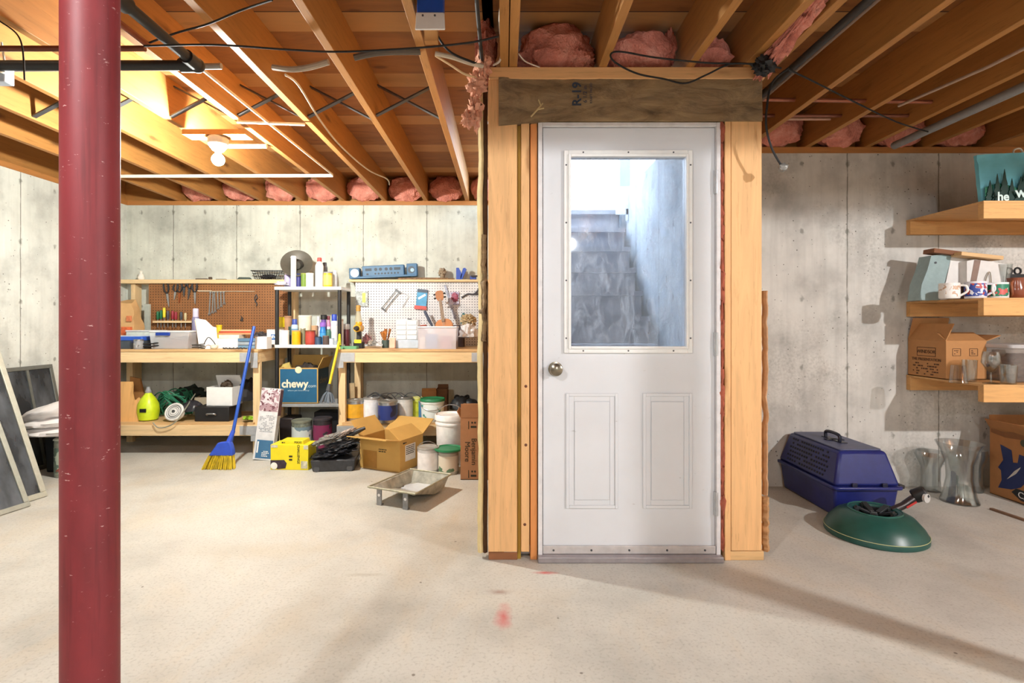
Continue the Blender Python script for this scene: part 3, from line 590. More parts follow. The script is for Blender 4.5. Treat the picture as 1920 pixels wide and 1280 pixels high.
# ================================================================== BUILDERS FOR THE CLUTTER
def can(name, label, cat, px, d, w, top, z, body, lid=None, band=None, handle=False, taper=1, group=None, bail=.5, lidname='lid', rz=None):
    """px centre, w width in px at distance d, top py"""
    r = w*d/2000; h = max(Z(top, d)-z, .03); t = T(name, label, cat, (X(px, d), d, z), rz if rz is not None else random.uniform(-.4, .4), group)
    k = taper; P(t, 'body', B().lathe([(r*k*.97, 0), (r*k, .004), (r*.99, h*.94), (r*.98, h*.96)], 24), body)
    if band: P(t, 'paper_label', B().lathe([(r*(k+(1-k)*.16)*1.012, h*.14), (r*(k+(1-k)*.8)*1.012, h*.80)], 24), band)
    P(t, lidname, B().lathe([(r*.995, h*.92), (r*1.03, h*.93), (r*1.03, h*.985), (r*.96, h), (r*.88, h*.985), (.001, h*.985)], 24), lid or body)
    if handle:
        P(t, 'wire_handle', B().tube([(r*1.03*math.cos(a), -r*.0-(math.sin(a))*r*.55*(1 if bail < .9 else 0), h*.82+math.sin(a)*r*bail*1.6) for a in [math.pi*i/14 for i in range(15)]], .0025, 6), STEEL if handle is True else handle)
    return t
def bottle(name, label, cat, px, d, w, top, z, body, cap, shoulder=.7, neck=.35, band=None, group=None, capname='cap', caph=.14, ov=1):
    r = w*d/2000; h = max(Z(top, d)-z, .03); t = T(name, label, cat, (X(px, d), d, z), random.uniform(-.4, .4), group)
    P(t, 'body', B().lathe([(r*.9, 0), (r, .005), (r, h*shoulder), (r*.85, h*(shoulder+.06)), (r*neck, h*(1-caph)-.002), (r*neck, h*(1-caph))], 20, sy=ov), body)
    if band: P(t, 'paper_label', B().lathe([(r*1.015, h*.12), (r*1.015, h*shoulder*.85)], 20, sy=ov), band)
    P(t, capname, B().lathe([(r*neck*1.25, h*(1-caph)), (r*neck*1.2, h*.98), (r*neck*1.0, h), (.001, h)], 16), cap); return t
def spray(name, label, px, d, w, top, z, body, cap, band=None, cat='spray can', group=None):
    return bottle(name, label, cat, px, d, w, top, z, body, cap, .72, .62, band, group, 'cap', .22)
def carton(name, label, cat, loc, sz, rz, mat, flaps=(), th=.005, group=None, closed=False, inner=None, kindflap='flap'):
    w, dp, h = sz; t = T(name, label, cat, loc, rz, group)
    if closed: P(t, 'body', B().box((0, 0, h/2), (w, dp, h)), mat, bev=.002)
    else:
        b = B().box((0, 0, th/2), (w, dp, th))
        for s_ in (1, -1): b.box((s_*(w-th)/2, 0, h/2), (th, dp, h)).box((0, s_*(dp-th)/2, h/2), (w-2*th, th, h))
        P(t, 'body', b, mat)
    for side, ang, L in flaps:
        a = R(ang); b = B()
        n, wd = {'f': ((0, -1), w), 'b': ((0, 1), w), 'l': ((-1, 0), dp), 'r': ((1, 0), dp)}[side]; e = (dp if n[0] == 0 else w)/2
        o = Vector((n[0]*e, n[1]*e, h)); u = Vector((n[0]*math.sin(a), n[1]*math.sin(a), math.cos(a))); s_ = Vector((n[1], -n[0], 0)) if n[0] == 0 else Vector((0, 1, 0)); s_ = Vector((1, 0, 0)) if n[0] == 0 else Vector((0, 1, 0))
        q = u.cross(s_)*th*.5; k1 = s_*wd/2; vs = []
        for sg in (-1, 1): vs += [o-k1+q*sg, o+k1+q*sg, o+k1*.96+u*L+q*sg, o-k1*.96+u*L+q*sg]
        b.add(vs, [(3, 2, 1, 0), (4, 5, 6, 7), (0, 1, 5, 4), (1, 2, 6, 5), (2, 3, 7, 6), (3, 0, 4, 7)]); P(t, kindflap, b, mat)
    return t
def scribble(parent, x, y, z, w, h, rows, mat, rot=UP, nm='print', seed=1, dense=.75):
    """rows of small illegible print as short dashes, facing along rot"""
    rnd = random.Random(seed); b = B()
    for r_ in range(rows):
        zz = h/2-(r_+.5)*h/rows; q = -w/2
        while q < w/2:
            L = rnd.uniform(.3, 1.0)*h/rows*1.4
            if q+L > w/2: break
            if rnd.random() < dense: b.box((q+L/2, zz, 0), (L, h/rows*.5, .0008))
            q += L+h/rows*.3
    if not b.v: return
    o = P(parent, nm, b, mat); o.location = (x, y, z); o.rotation_euler = rot; return o

# ================================================================== WORKBENCHES, PEGBOARDS, SHELF UNIT
BT, BS = .888, .275
def workbench(x0, x1, y0, y1, label):
    t = T('workbench', label, 'workbench', ((x0+x1)/2, (y0+y1)/2, 0)); w, dp = x1-x0, y1-y0
    wx, wy, wz = bench('x'), bench('y'), bench('z')
    P(t, 'worktop', B().box((0, 0, BT-.01), (w+.01, dp+.01, .02)), wood('worktop', '#cda775', '#8a5c30', 'x'), bev=.002)
    P(t, 'lower_shelf', B().box((0, 0, BS-.009), (w-.08, dp-.02, .018)), wood('worktop', '#cda775', '#8a5c30', 'x'))
    for s_ in (-1, 1):
        P(t, 'long_rail', B().box((0, s_*(dp/2-.019), BT-.02-.045), (w, .038, .089)), wx, bev=.002)
        P(t, 'long_rail', B().box((0, s_*(dp/2-.019), BS-.018-.045), (w, .038, .089)), wx, bev=.002)
        P(t, 'side_rail', B().box((s_*(w/2-.019), 0, BT-.02-.045), (.038, dp-.08, .089)), wy, bev=.002)
        for q in (-1, 1):
            P(t, 'leg', B().box((s_*(w/2-.03), q*(dp/2-.06), (BT-.022)/2), (.058, .04, BT-.022)), wz, bev=.002)
            if q < 0:
                for zz in (BT-.065, BS-.063): P(t, 'bracket', B().box((s_*(w/2-.075), -dp/2-.002, zz), (.15, .003, .075)).box((s_*(w/2-.028), -dp/2-.002, zz-.064), (.056, .003, .05)), pl('#b9bcc0', .45, .4), 'grey metal corner bracket')
    return t
workbench(-3.52, -2.055, 4.45, 5.05, 'left wooden workbench below the brown pegboard')
workbench(-1.395, -.12, 4.45, 5.05, 'right wooden workbench below the white pegboard')
One('pegboard', B().box((0, 0, 0), (1.33, .006, .62)), peg('#94633a', '#4a2f18'), 'brown pegboard hung with pliers and wrenches', 'pegboard', (-2.73, 5.10, 1.19))
One('pegboard', B().box((0, 0, 0), (1.24, .006, .62)), peg('#dedee0', '#70707a'), 'white pegboard above the right workbench', 'pegboard', (-.80, 5.10, 1.195))
LZ = 1.522
One('ledge_board', B().box((0, 0, 0), (1.58, .13, .038)), bench('x'), 'pale wooden ledge along the top of the brown pegboard', 'ledge', (-2.86, 5.13, LZ-.019), bev=.003)
One('ledge_board', B().box((0, 0, 0), (1.35, .13, .022)), bench('x'), 'pale wooden ledge along the top of the white pegboard', 'ledge', (-.80, 5.13, LZ-.011), bev=.003)
for x in (-3.55, -2.02): One('ledge_post', B().box((0, 0, 0), (.04, .09, LZ-.04)), bench('z'), 'upright holding the pegboard ledge, ' + ('left of the brown pegboard' if x < -3 else 'behind the black shelf unit'), 'post', (x, 5.15, (LZ-.04)/2))
for x in (-1.39, -.2): One('ledge_post', B().box((0, 0, 0), (.04, .09, LZ-.024)), bench('z'), 'upright holding the white pegboard ledge, ' + ('beside the shelf unit' if x < -1 else 'beside the stair enclosure'), 'post', (x, 5.15, (LZ-.024)/2))
sx0, sx1, sy0, sy1 = -2.04, -1.44, 4.72, 5.04
su = T('shelf_unit', 'black and white plastic shelf unit between the two workbenches', 'shelf', ((sx0+sx1)/2, (sy0+sy1)/2, 0))
TZ = [.393, .915, 1.43]
for i, z in enumerate(TZ): P(su, 'shelf', B().rbox((0, 0, z-.014), (sx1-sx0, sy1-sy0, .028), .02), pl('#e4e6e4', .45) if i else pl('#9a9c9e', .5), 'white shelf' if i else None, bev=.003)
for x in (-1, 1):
    for y in (-1, 1):
        zs_ = [0]+TZ
        P(su, 'post', B().cyl((x*(.3-.022), y*(.16-.022), 0), (x*(.3-.022), y*(.16-.022), TZ[-1]-.02), .017, n=16), BLACK)

# ------------------------------------------------------------------ things on top of the shelf unit
Z3, Z2, Z1 = TZ[2], TZ[1], TZ[0]
disc = T('clamp_lamp', 'round grey lamp reflector propped up on top of the shelf unit', 'lamp', (X(557, 4.9), 4.9, Z3))
P(disc, 'reflector', B().lathe([(.001, -.02), (.04, -.02), (.055, 0), (.10, .018), (.138, .03), (.140, .034), (.10, .026), (.058, .012), (.045, -.008), (.001, -.01)], 36, (0, 0, .21), (R(64), R(14), R(8))), pl('#56534a', .45, .2)); P(disc, 'hub', B().cyl((.02, -.06, .20), (.02, -.01, .21), .034, .045), pl('#4a4843', .4, .4)); P(disc, 'stand', B().cyl((0, .05, 0), (0, .02, .20), .012).lathe([(.06, 0), (.06, .012), (.01, .016)], 20, (0, .05, 0)), DSTEEL)
bottle('tube_canister', 'tall thin white cylinder standing before the grey dish', 'cylinder', 550.5, 4.82, 10, 481, Z3, WHITE, pl('#dfe3f2', .5), .96, .95, caph=.03)
spray('spray_can', 'short violet can behind the tall white cylinder on the top shelf', 540, 4.9, 13, 508, Z3, pl('#b9b0d6', .5), WHITE)
can('small_jar', 'navy blue jar on the top shelf beside the white cylinder', 'jar', 560, 4.85, 9, 513, Z3, pl('#3a3a7a', .5), DBLUE)
can('small_can', 'olive green can on the top shelf below the grey dish', 'can', 570, 4.83, 11, 512, Z3, pl('#6f8a35', .5), pl('#8f9a4a', .5))
can('plastic_tub', 'white tub on the top shelf right of the green can', 'tub', 581, 4.83, 14, 512, Z3, WHITE, pl('#f3f3f3', .4))
bottle('glue_bottle', 'tall white bottle with a red cap on the top shelf', 'bottle', 599, 4.83, 15, 483, Z3, WHITE, pl('#d2524c', .5), .72, .45, caph=.13)
bottle('grey_bottle', 'grey bottle behind the red capped white one on the top shelf', 'bottle', 609, 4.93, 10, 492, Z3, pl('#77787a', .5), pl('#55565a', .5), .8, .6)
can('yellow_can', 'yellow tin with a grey lid at the right end of the top shelf', 'can', 615, 4.82, 16, 510, Z3, pl('#e5b92a', .4), GREY, pl('#f0d36a', .5))
bottle('clear_bottle', 'pale translucent bottle at the far right end of the top shelf', 'bottle', 628, 4.9, 9, 507, Z3, clearplastic(a=.5), WHITE, .8, .6)
One('crumpled_rag', B().blob((0, 0, .022), (.06, .05, .03), .5, 3, flat=0, seed=4), pl('#d8d3e2', .9, var=.25, scale=8), 'crumpled whitish rag at the left end of the top shelf', 'rag', (X(527, 4.83), 4.83, Z3))
bk = T('wire_basket', 'black wire basket on the ledge left of the shelf unit', 'basket', (X(503, 5.1), 5.13, LZ))
bb = B(); P(bk, 'rim', B().tube([(-.155, -.055, .085), (.155, -.055, .085), (.155, .055, .085), (-.155, .055, .085)], .004, 6, True), BLACK)
for i in range(13):
    q = -.145+.29*i/12; bb.tube([(q, -.055, .085), (q*.8, -.04, .004), (q*.8, .04, .004), (q, .055, .085)], .0022, 5)
for z in (.03, .058): k = .8+.2*z/.085; bb.tube([(-.155*k, -.055*(.75+.25*z/.085), z), (.155*k, -.055*(.75+.25*z/.085), z), (.155*k, .055*(.75+.25*z/.085), z), (-.155*k, .055*(.75+.25*z/.085), z)], .0022, 5, True)
P(bk, 'wires', bb, BLACK)
One('strap_bundle', B().blob((0, 0, .03), (.07, .025, .02), .5, 4, seed=12), pl('#2e2b30', .8, var=.4), 'dark tangle of straps lying in the wire basket', 'straps', (X(500, 5.1), 5.13, LZ+.002))
One('ceramic_figure', B().lathe([(.022, 0), (.03, .02), (.022, .05), (.01, .065), (.014, .08), (.001, .09)], 16), pl('#e8e4da', .5), 'small pale figure near the left end of the ledge', 'ornament', (X(262, 5.1), 5.12, LZ))
One('putty_knife', B().box((-.04, 0, .006), (.11, .02, .012)).cyl((.03, 0, .014), (.055, 0, .014), .014), pl('#5d4f42', .5), 'dark knobbed tool lying on the ledge over the pliers', 'tool', (X(385, 5.1), 5.11, LZ))
One('pencil_strip', B().box((0, 0, .004), (.09, .03, .008)), pl('#6b665a', .6), 'thin grey strip lying mid way along the ledge', 'strip', (X(414, 5.1), 5.11, LZ))
One('sanding_block', B().box((0, 0, .012), (.13, .06, .024), (0, 0, .2), top=(.7, .9)), pl('#3c4a42', .6), 'flat dark green block on the ledge left of the wire basket', 'block', (X(457, 5.1), 5.12, LZ), bev=.003)

# ------------------------------------------------------------------ middle shelf of the unit
can('wipes_tub', 'square white tub with a blue badge at the front left of the middle shelf', 'tub', 514, 4.80, 1, 1, Z2, WHITE) if False else None
t = T('detergent_box', 'white box with a blue badge at the left end of the middle shelf', 'box', (X(516, 4.80), 4.80, Z2))
P(t, 'body', B().rbox((0, 0, .062), (.125, .08, .124), .012), WHITE, bev=.004); P(t, 'lid', B().rbox((0, 0, .13), (.128, .083, .012), .012), pl('#e6ddd6', .5))
P(t, 'badge', B().box((.012, -.0408, .068), (.066, .001, .05)), pl('#3f6fb0', .4)); text(t, 'EW', .036, WHITE, (.012, -.0415, .07), UP, bold=.001)
can('plaster_tub', 'plain white tub right of the badge box on the middle shelf', 'tub', 534, 4.78, 16, 619, Z2, pl('#ececee', .5), WHITE)
bottle('yellow_bottle', 'yellow capped bottle standing at the back left of the middle shelf', 'bottle', 525.5, 4.93, 14, 594, Z2, pl('#f1e3b8', .5), pl('#f0e02c', .4), .55, .95, caph=.38)
can('paper_cup', 'brown paper cup at the back of the middle shelf', 'cup', 540, 4.96, 15, 592, Z2, pl('#b98e6c', .7), pl('#a57b5c', .7), taper=.75)
spray('spray_can', 'small can with a blue cap in front of the brown cup', 552.5, 4.88, 12, 598, Z2, pl('#bcd3e6', .4), pl('#3c52a8', .4), pl('#6f9cc0', .4))
can('compound_bucket', 'cream colored tub at the back centre of the middle shelf', 'tub', 572, 4.92, 24, 591, Z2, pl('#ece6cc', .5), pl('#f0ecd8', .5), taper=.9)
can('mustard_tin', 'bright yellow tin at the front of the middle shelf', 'tin', 555.5, 4.78, 16, 619, Z2, pl('#e8b323', .4), pl('#caa36a', .5), pl('#eeb416', .4))
can('red_tin', 'red metal tin at the front centre of the middle shelf', 'tin', 582, 4.78, 18, 619, Z2, pl('#b4473c', .35, .3), pl('#8a5a3a', .4, .5), pl('#bb4a40', .4))
can('small_tin', 'little khaki tin between the yellow and the red tins', 'tin', 568, 4.86, 9, 615, Z2, pl('#8f8a6a', .5), pl('#b9b6a0', .4, .5))
bottle('cleaner_bottle', 'blue bottle with a violet label on the middle shelf', 'bottle', 605.5, 4.84, 12, 604, Z2, pl('#2b7fc8', .35), pl('#8f62c0', .4), .6, .75, pl('#4aa2de', .4), caph=.2)
bottle('black_cap_bottle', 'tall bottle with a black cap behind the blue one', 'bottle', 607, 4.93, 12, 590, Z2, pl('#6d4f9c', .4), BLACK, .65, .8, caph=.16)
bottle('white_bottle', 'white rounded bottle behind and left of the blue bottle', 'bottle', 597, 4.94, 10, 593, Z2, WHITE, pl('#e8e0e4', .5), .5, .4)
bottle('pink_bottle', 'pink bottle with a dark red cap at the back of the middle shelf', 'bottle', 616, 4.95, 9, 592, Z2, pl('#d88fae', .4), pl('#7c2c38', .5), .65, .5)
spray('spray_can', 'tall white can with a royal blue cap at the right of the middle shelf', 627, 4.90, 13, 589, Z2, pl('#dfe6ee', .4), pl('#2f49b4', .4), WHITE)
bottle('green_bottle', 'dark green bottle between the blue bottle and the tall white can', 'bottle', 616, 4.87, 10, 612, Z2, pl('#4d7a68', .4), WHITE, .7, .5)
can('black_tin', 'dark round tin at the front right of the middle shelf', 'tin', 611, 4.77, 12, 629, Z2, pl('#5b4c48', .4), pl('#8a7a70', .4))
can('blue_grey_tin', 'squat slate blue tin right of the red tin', 'tin', 596.5, 4.79, 12, 631, Z2, pl('#3f5672', .4), pl('#25303c', .4))
can('little_cup', 'small white cup at the front right corner of the middle shelf', 'cup', 622, 4.76, 9, 634, Z2, pl('#d5dde8', .5), pl('#7890a8', .5))
for i, (px, w_, hh, c1, nm) in enumerate(((545, 8, 612, '#2e4a42', 'dark green stoppered vial'), (576, 9, 604, '#e2c9a8', 'beige short jar'), (590, 12, 610, '#c9a07a', 'tan squat pot'))):
    can('small_pot', nm+' tucked among the bottles of the middle shelf', 'pot', px, 4.9, w_, hh, Z2, pl(c1, .5), pl(c1, .5))
tl = T('flashlight', 'yellow stick light leaning beside the right post of the shelf unit', 'tool', (X(636, 4.55), 4.56, BT)); P(tl, 'body', B().lathe([(.014, 0), (.016, .01), (.012, .07), (.009, .125), (.001, .13)], 14), pl('#e6e32f', .4)); P(tl, 'ring', B().lathe([(.0165, .02), (.0165, .03)], 14), BLACK)

# ------------------------------------------------------------------ third shelf: the big blue carton
bx = carton('shipping_box', 'blue shipping carton printed chewy.com on the lowest tier of the shelf unit', 'box', (-1.822, 4.875, Z1), (.345, .29, .318), 0, KHAKI, flaps=(('r', 25, .1), ('b', 10, .1)))
P(bx, 'printed_panel', B().box((0, -.1462, .16), (.326, .002, .295)), pl('#1f5f86', .5, var=.08)); P(bx, 'side_panel', B().box((.1732, 0, .16), (.002, .27, .29)), pl('#17384a', .5))
text(bx, 'chewy', .098, pl('#f0e6cc', .6), (-.032, -.148, .175), UP, bold=.003, sx=.93); text(bx, '.com', .04, pl('#c9dbe0', .6), (.118, -.148, .158), UP)
text(bx, 'where pet lovers shop', .021, pl('#a9c6d4', .6), (0, -.148, .118), UP); text(bx, 'chewy', .085, pl('#7c6a4c', .6), (.1748, .0, .2), (R(90), 0, R(90)))
P(bx, 'tear_notch', B().lathe([(.03, 0), (.03, .001)], 20, (0, -.1476, .3), (R(90), 0, 0)), CREAM)
yb = One('foam_offcut', B().box((0, 0, .03), (.13, .09, .06), (.2, -.35, .3)), pl('#e8cf78', .7), 'pale yellow block poking out of the top of the blue carton', 'foam', (X(531, 4.86), 4.87, Z1+.27)); yb.modifiers.clear() if False else None
One('cloth_bundle', B().blob((0, 0, 0), (.12, .09, .09), .4, 3, seed=31), pl('#3a302c', .8, var=.4), 'dark cloth bundle stuffed inside the blue carton', 'cloth', (X(575, 4.9), 4.91, Z1+.25))
# brush thing with yellow handle
t = T('bottle_brush', 'grey bristle mop head on a yellow handle hanging beside the right workbench', 'mop', (X(619, 4.42), 4.40, 0))
P(t, 'handle', B().cyl((0, 0, Z(722, 4.4)), (.075, .02, Z(640, 4.4)), .011), pl('#e7d13a', .4)); P(t, 'socket', B().cyl((-.006, 0, Z(732, 4.4)), (0, 0, Z(719, 4.4)), .022, .013), DGREY)
mb = B()
for i in range(40):
    a = random.uniform(0, 6.28); r_ = random.uniform(.02, .062); mb.tube([(-.006, 0, Z(730, 4.4)), (-.01+r_*.6*math.cos(a), r_*.5*math.sin(a), Z(740, 4.4)), (-.018+r_*math.cos(a), r_*.6*math.sin(a), Z(752, 4.4)-random.uniform(0, .015))], .0045, 5)
P(t, 'bristles', mb, pl('#6f7a86', .6, var=.3))

# ------------------------------------------------------------------ hung tools on the brown pegboard
PY = 5.092
for i, (px, tp, bt, hc, mc) in enumerate(((318, 530, 575, BLACK, STEEL), (328, 534, 562, BLACK, STEEL), (337, 532, 568, BLACK, COPPER), (346, 525, 556, BLACK, DSTEEL), (354, 525, 561, BLACK, DSTEEL), (367, 530, 570, BLACK, STEEL))):
    h = (bt-tp)*PY/1000; t = T('pliers', ['pliers with a long bright jaw, leftmost tool on the brown pegboard', 'pliers second from left on the brown pegboard', 'coppery jawed pliers third from left on the brown pegboard', 'dark short pliers fourth from left on the brown pegboard', 'dark pliers fifth from left on the brown pegboard', 'pliers with a bright blade, rightmost of the row beside the wrenches'][i], 'pliers', (X(px, PY), PY-.012, Z(bt, PY)), rot=(0, R(random.uniform(-8, 8)), 0))
    for s_ in (-1, 1):
        P(t, 'grip', B().tube([(s_*.004, 0, h*.55), (s_*.02, 0, h*.7), (s_*.022, 0, h*.9), (s_*.016, 0, h)], [.006, .008, .007, .005], 8, sm=3), hc)
    P(t, 'jaws', B().prism([(-.010, h*.55), (.010, h*.55), (.009, h*.35), (.002, 0), (-.003, 0), (-.010, h*.35)], .008), mc)
for i in range(6):
    px = 393+i*5.6; bt = [591, 588, 586, 580, 576, 571][i]; tp = 547; h = (bt-tp)*PY/1000
    t = One('wrench', B().prism([(-.006, .02), (.006, .02), (.005, h-.012), (-.005, h-.012)], .005).lathe([(.010, 0), (.010, .006)], 12, (0, 0, h-.006), (R(-90), 0, 0)).prism([(-.013, 0), (-.005, .002), (-.003, .012), (.004, .012), (.006, .0), (.013, .004), (.011, .022), (-.009, .024)], .006), STEEL, '%s hanging on the brown pegboard' % ['longest steel wrench at the left end of the wrench row', 'second longest steel wrench', 'third steel wrench from the left', 'fourth steel wrench from the left', 'second shortest steel wrench', 'shortest steel wrench at the right end of the row'][i], 'wrench', (X(px, PY), PY-.008, Z(bt, PY)), rot=(0, R(random.uniform(-4, 4)), 0))
One('hook_strip', B().tube([(-.0, 0, 0), (1.0*(X(478, PY)-X(372, PY)), 0, 0)], .003, 6).box((.05, 0, .006), (.16, .006, .005)), pl('#d9c9ae', .5), 'thin metal rail the wrenches hang from', 'rail', (X(372, PY), PY-.006, Z(546, PY)))
One('chain', B().tube([(0, 0, 0), (.012, 0, -.03), (-.01, 0, -.06), (.01, 0, -.09), (.0, 0, -.11)], .005, 6, sm=4).tube([(0, 0, 0), (-.015, 0, -.04), (.0, 0, -.07)], .004, 6, sm=4), DSTEEL, 'short dark chain hanging on the brown pegboard right of the wrenches', 'chain', (X(481, PY), PY-.01, Z(552, PY)))
One('key_bundle', B().tube([(0, 0, 0), (.015, 0, -.02), (-.01, 0, -.035)], .004, 6, sm=3).box((.01, 0, -.03), (.014, .004, .03)), DSTEEL, 'small hook and key low on the brown pegboard', 'hook', (X(453, PY), PY-.01, Z(593, PY)))
rail = One('tool_rack', B().box((0, 0, 0), (.38, .05, .02)), bench('x'), 'narrow wooden rack the screwdrivers stand in on the brown pegboard', 'rack', (X(325, 5.05), 5.065, Z(603, 5.05)))
for i, (px, c, tp) in enumerate(((294, '#1f6b45', 583), (300, '#1f6b45', 581), (306, '#e9dc3a', 576), (313, '#4b4a55', 582), (322, '#9c2e3c', 582), (328, '#9c2e3c', 584), (338, '#4a4b50', 584), (346, '#c9b98e', 586))):
    z0 = Z(614, 5.05); h = Z(tp, 5.05)-z0; nm = ['green handled screwdriver at the left end of the rack', 'second green handled screwdriver in the rack', 'screwdriver with a bright yellow handle in the rack', 'grey handled screwdriver right of the yellow one', 'left of the two dark red screwdrivers', 'right of the two dark red screwdrivers', 'charcoal handled screwdriver near the rack end', 'tan handled screwdriver at the right end of the rack'][i]
    t = T('screwdriver', nm+' below the pliers' if len(nm) < 50 else nm, 'screwdriver', (X(px, 5.05), 5.065, z0), group=None)
    P(t, 'handle', B().lathe([(.008, h*.5), (.012, h*.55), (.013, h*.8), (.011, h*.97), (.001, h)], 12), pl(c, .4)); P(t, 'shaft', B().cyl((0, 0, 0), (0, 0, h*.52), .004, n=8), STEEL)
# ------------------------------------------------------------------ on the left bench
pb = B(); vs = []; fs = []; n, m = 28, 12; W_, D_, H_ = .34, .16, .42
for j in range(m+1):
    v = j/m
    for i in range(n):
        a = 2*math.pi*i/n; cx, cy = math.cos(a), math.sin(a); k = max(abs(cx), abs(cy)); bx_, by_ = cx/k*W_/2, cy/k*D_/2*(1-.45*v)
        q = .02*noise.noise(Vector((bx_*9, by_*9, v*5))); vs.append((bx_*(1-.06*v)+q-(.02*v if cx > 0 else 0)*3*v, by_+q, H_*v+.02*v*math.sin(a*2)))
for j in range(m):
    for i in range(n): fs.append((j*n+i, j*n+(i+1) % n, (j+1)*n+(i+1) % n, (j+1)*n+i))
fs.append(tuple(reversed(range(n)))); pb.add(vs, fs)
t = T('paper_bag', 'crumpled brown paper bag with orange print at the left end of the bench', 'bag', (X(232, 4.95), 4.93, BT)); P(t, 'bag', pb, pl('#c9a06c', .8, var=.15, scale=6, bump=.4))
P(t, 'print', B().box((.10, -.083, .13), (.10, .002, .11)), pl('#d8683a', .7, var=.3, scale=40)); P(t, 'print', B().box((.118, -.078, .26), (.05, .002, .05)), pl('#cf7a4e', .7, var=.3, scale=40))
One('siding_offcut', B().box((0, 0, .2), (.05, .02, .4)), pl('#b9c0b6', .6), 'narrow grey green panel standing between the paper bag and the pegboard', 'panel', (X(276, 5.07), 5.075, BT))
t = T('tool_case', 'flat tool case with a bright blue lid at the left end of the bench', 'tool case', (X(240, 4.65), 4.66, BT)); P(t, 'case', B().rbox((0, 0, .035), (.40, .24, .07), .02), pl('#3d4650', .5), bev=.004)
P(t, 'lid', B().rbox((0, 0, .088), (.405, .245, .035), .02), pl('#2a56b8', .4), 'blue lid', bev=.004); P(t, 'lid_insert', B().rbox((0, 0, .108), (.30, .17, .006), .02), pl('#c9d6de', .5)); P(t, 'handle', B().tube([(.12, -.13, .06), (.13, -.15, .06), (.19, -.15, .06), (.2, -.13, .06)], .006, 8), DBLUE)
t = T('storage_box', 'shallow clear storage box stacked behind the blue lidded case', 'storage box', (X(272, 4.84), 4.86, BT)); P(t, 'body', B().rbox((0, 0, .07), (.30, .13, .14), .02), pl('#d4dcd2', .5, var=.2), bev=.003); P(t, 'lid', B().rbox((0, 0, .149), (.31, .14, .014), .02), clearplastic(a=.7), bev=.003)
t = T('glass_jar', 'small glass jar of screws beside the blue lidded case', 'jar', (X(259, 4.50), 4.505, BT)); P(t, 'glass', B().lathe([(.034, 0), (.037, .005), (.037, .065), (.034, .075)], 20), clearplastic(a=.3)); P(t, 'screws', B().blob((0, 0, .03), (.031, .031, .026), .5, 6, flat=None), pl('#8c8a86', .4, .5, var=.5, scale=120)); P(t, 'rim', B().lathe([(.037, .072), (.037, .082), (.033, .083)], 20), STEEL)
One('power_cord', B().tube([(.06*math.cos(a)+.02*math.sin(3*a), .035*math.sin(a), .008+a*.0035) for a in [i*.35 for i in range(44)]], .006, 6), CORD, 'coil of black power cord on the bench by the glass jar', 'cord', (X(284, 4.52), 4.535, BT))
t = T('storage_bin', 'clear bin with a blue latch full of loose wires on the left bench', 'bin', (X(330, 4.62), 4.63, BT)); P(t, 'body', B().box((0, 0, .07), (.31, .2, .14), top=(1.08, 1.08)), clearplastic(a=.45), bev=.004); P(t, 'lid', B().rbox((0, 0, .148), (.345, .225, .014), .015), pl('#d8dde0', .4), bev=.003)
P(t, 'latch', B().box((-.045, -.118, .127), (.12, .012, .026)), pl('#1f3f9a', .4), 'blue latch', bev=.003)
tb = B(); rn = random.Random(4)
for i in range(14): tb.tube([(rn.uniform(-.13, .13), rn.uniform(-.07, .07), rn.uniform(.015, .12)) for _ in range(5)], .004, 5, sm=4)
P(t, 'loose_wires', tb, pl('#a35a4e', .6, var=.5, scale=60))['kind'] = 'stuff'
t = T('storage_box', 'second shallow clear box holding red parts behind the wrench row', 'storage box', (X(345, 4.9), 4.92, BT)); P(t, 'body', B().rbox((0, 0, .065), (.26, .13, .13), .02), pl('#c7a898', .5, var=.3), bev=.003); P(t, 'lid', B().rbox((0, 0, .138), (.27, .14, .012), .02), clearplastic(a=.7))
t = T('sheet_stack', 'white stiff sheets propped upright at a slant on the left bench', 'sheets', (X(386, 4.56), 4.56, BT), rot=(R(-14), 0, R(6))); P(t, 'front_sheet', B().prism([(-.055, 0), (.095, 0), (.06, .19), (.035, .195), (-.03, .255), (-.115, .27)], .02), pl('#f2f1f2', .5, var=.04)); P(t, 'rear_sheet', B().prism([(-.06, 0), (.05, 0), (-.05, .25), (-.13, .262)], .004, y0=.022), CREAM)
spray('spray_can', 'lilac capped can standing behind the slanted white sheets', 367, 4.88, 13, 578, BT, pl('#8a86a8', .5), pl('#d5cfe6', .5))
One('wire_coil', B().tube([(.05*math.cos(a), .03*math.sin(a), .006+a*.003) for a in [i*.4 for i in range(34)]], .005, 6).tube([(.05, 0, .05), (.09, -.01, .10), (.13, 0, .06), (.15, .01, .01)], .004, 6, sm=4), pl('#4a4642', .6), 'dark looped cable in front of the slanted white sheets', 'cable', (X(372, 4.5), 4.50, BT))
One('mouse', B().ball((0, 0, .018), (.03, .035, .022), 18, 10), pl('#d9d0b8', .5), 'small cream domed gadget at the front edge of the left bench', 'gadget', (X(401, 4.48), 4.485, BT))
t = T('paper_stack', 'loose stack of pale papers and cartons right of the slanted sheets', 'papers', (X(435, 4.72), 4.72, BT))
for i, (w_, dd, hh, c) in enumerate(((.24, .2, .03, '#ece8e4'), (.2, .18, .025, '#dfe3ee'), (.22, .16, .03, '#f2efe9'), (.17, .15, .03, '#e8ddcc'))): P(t, 'sheet', B().box((random.uniform(-.02, .02), 0, [.015, .043, .071, .102][i]), (w_, dd, hh), (0, 0, random.uniform(-.12, .12))), pl(c, .7), bev=.002)
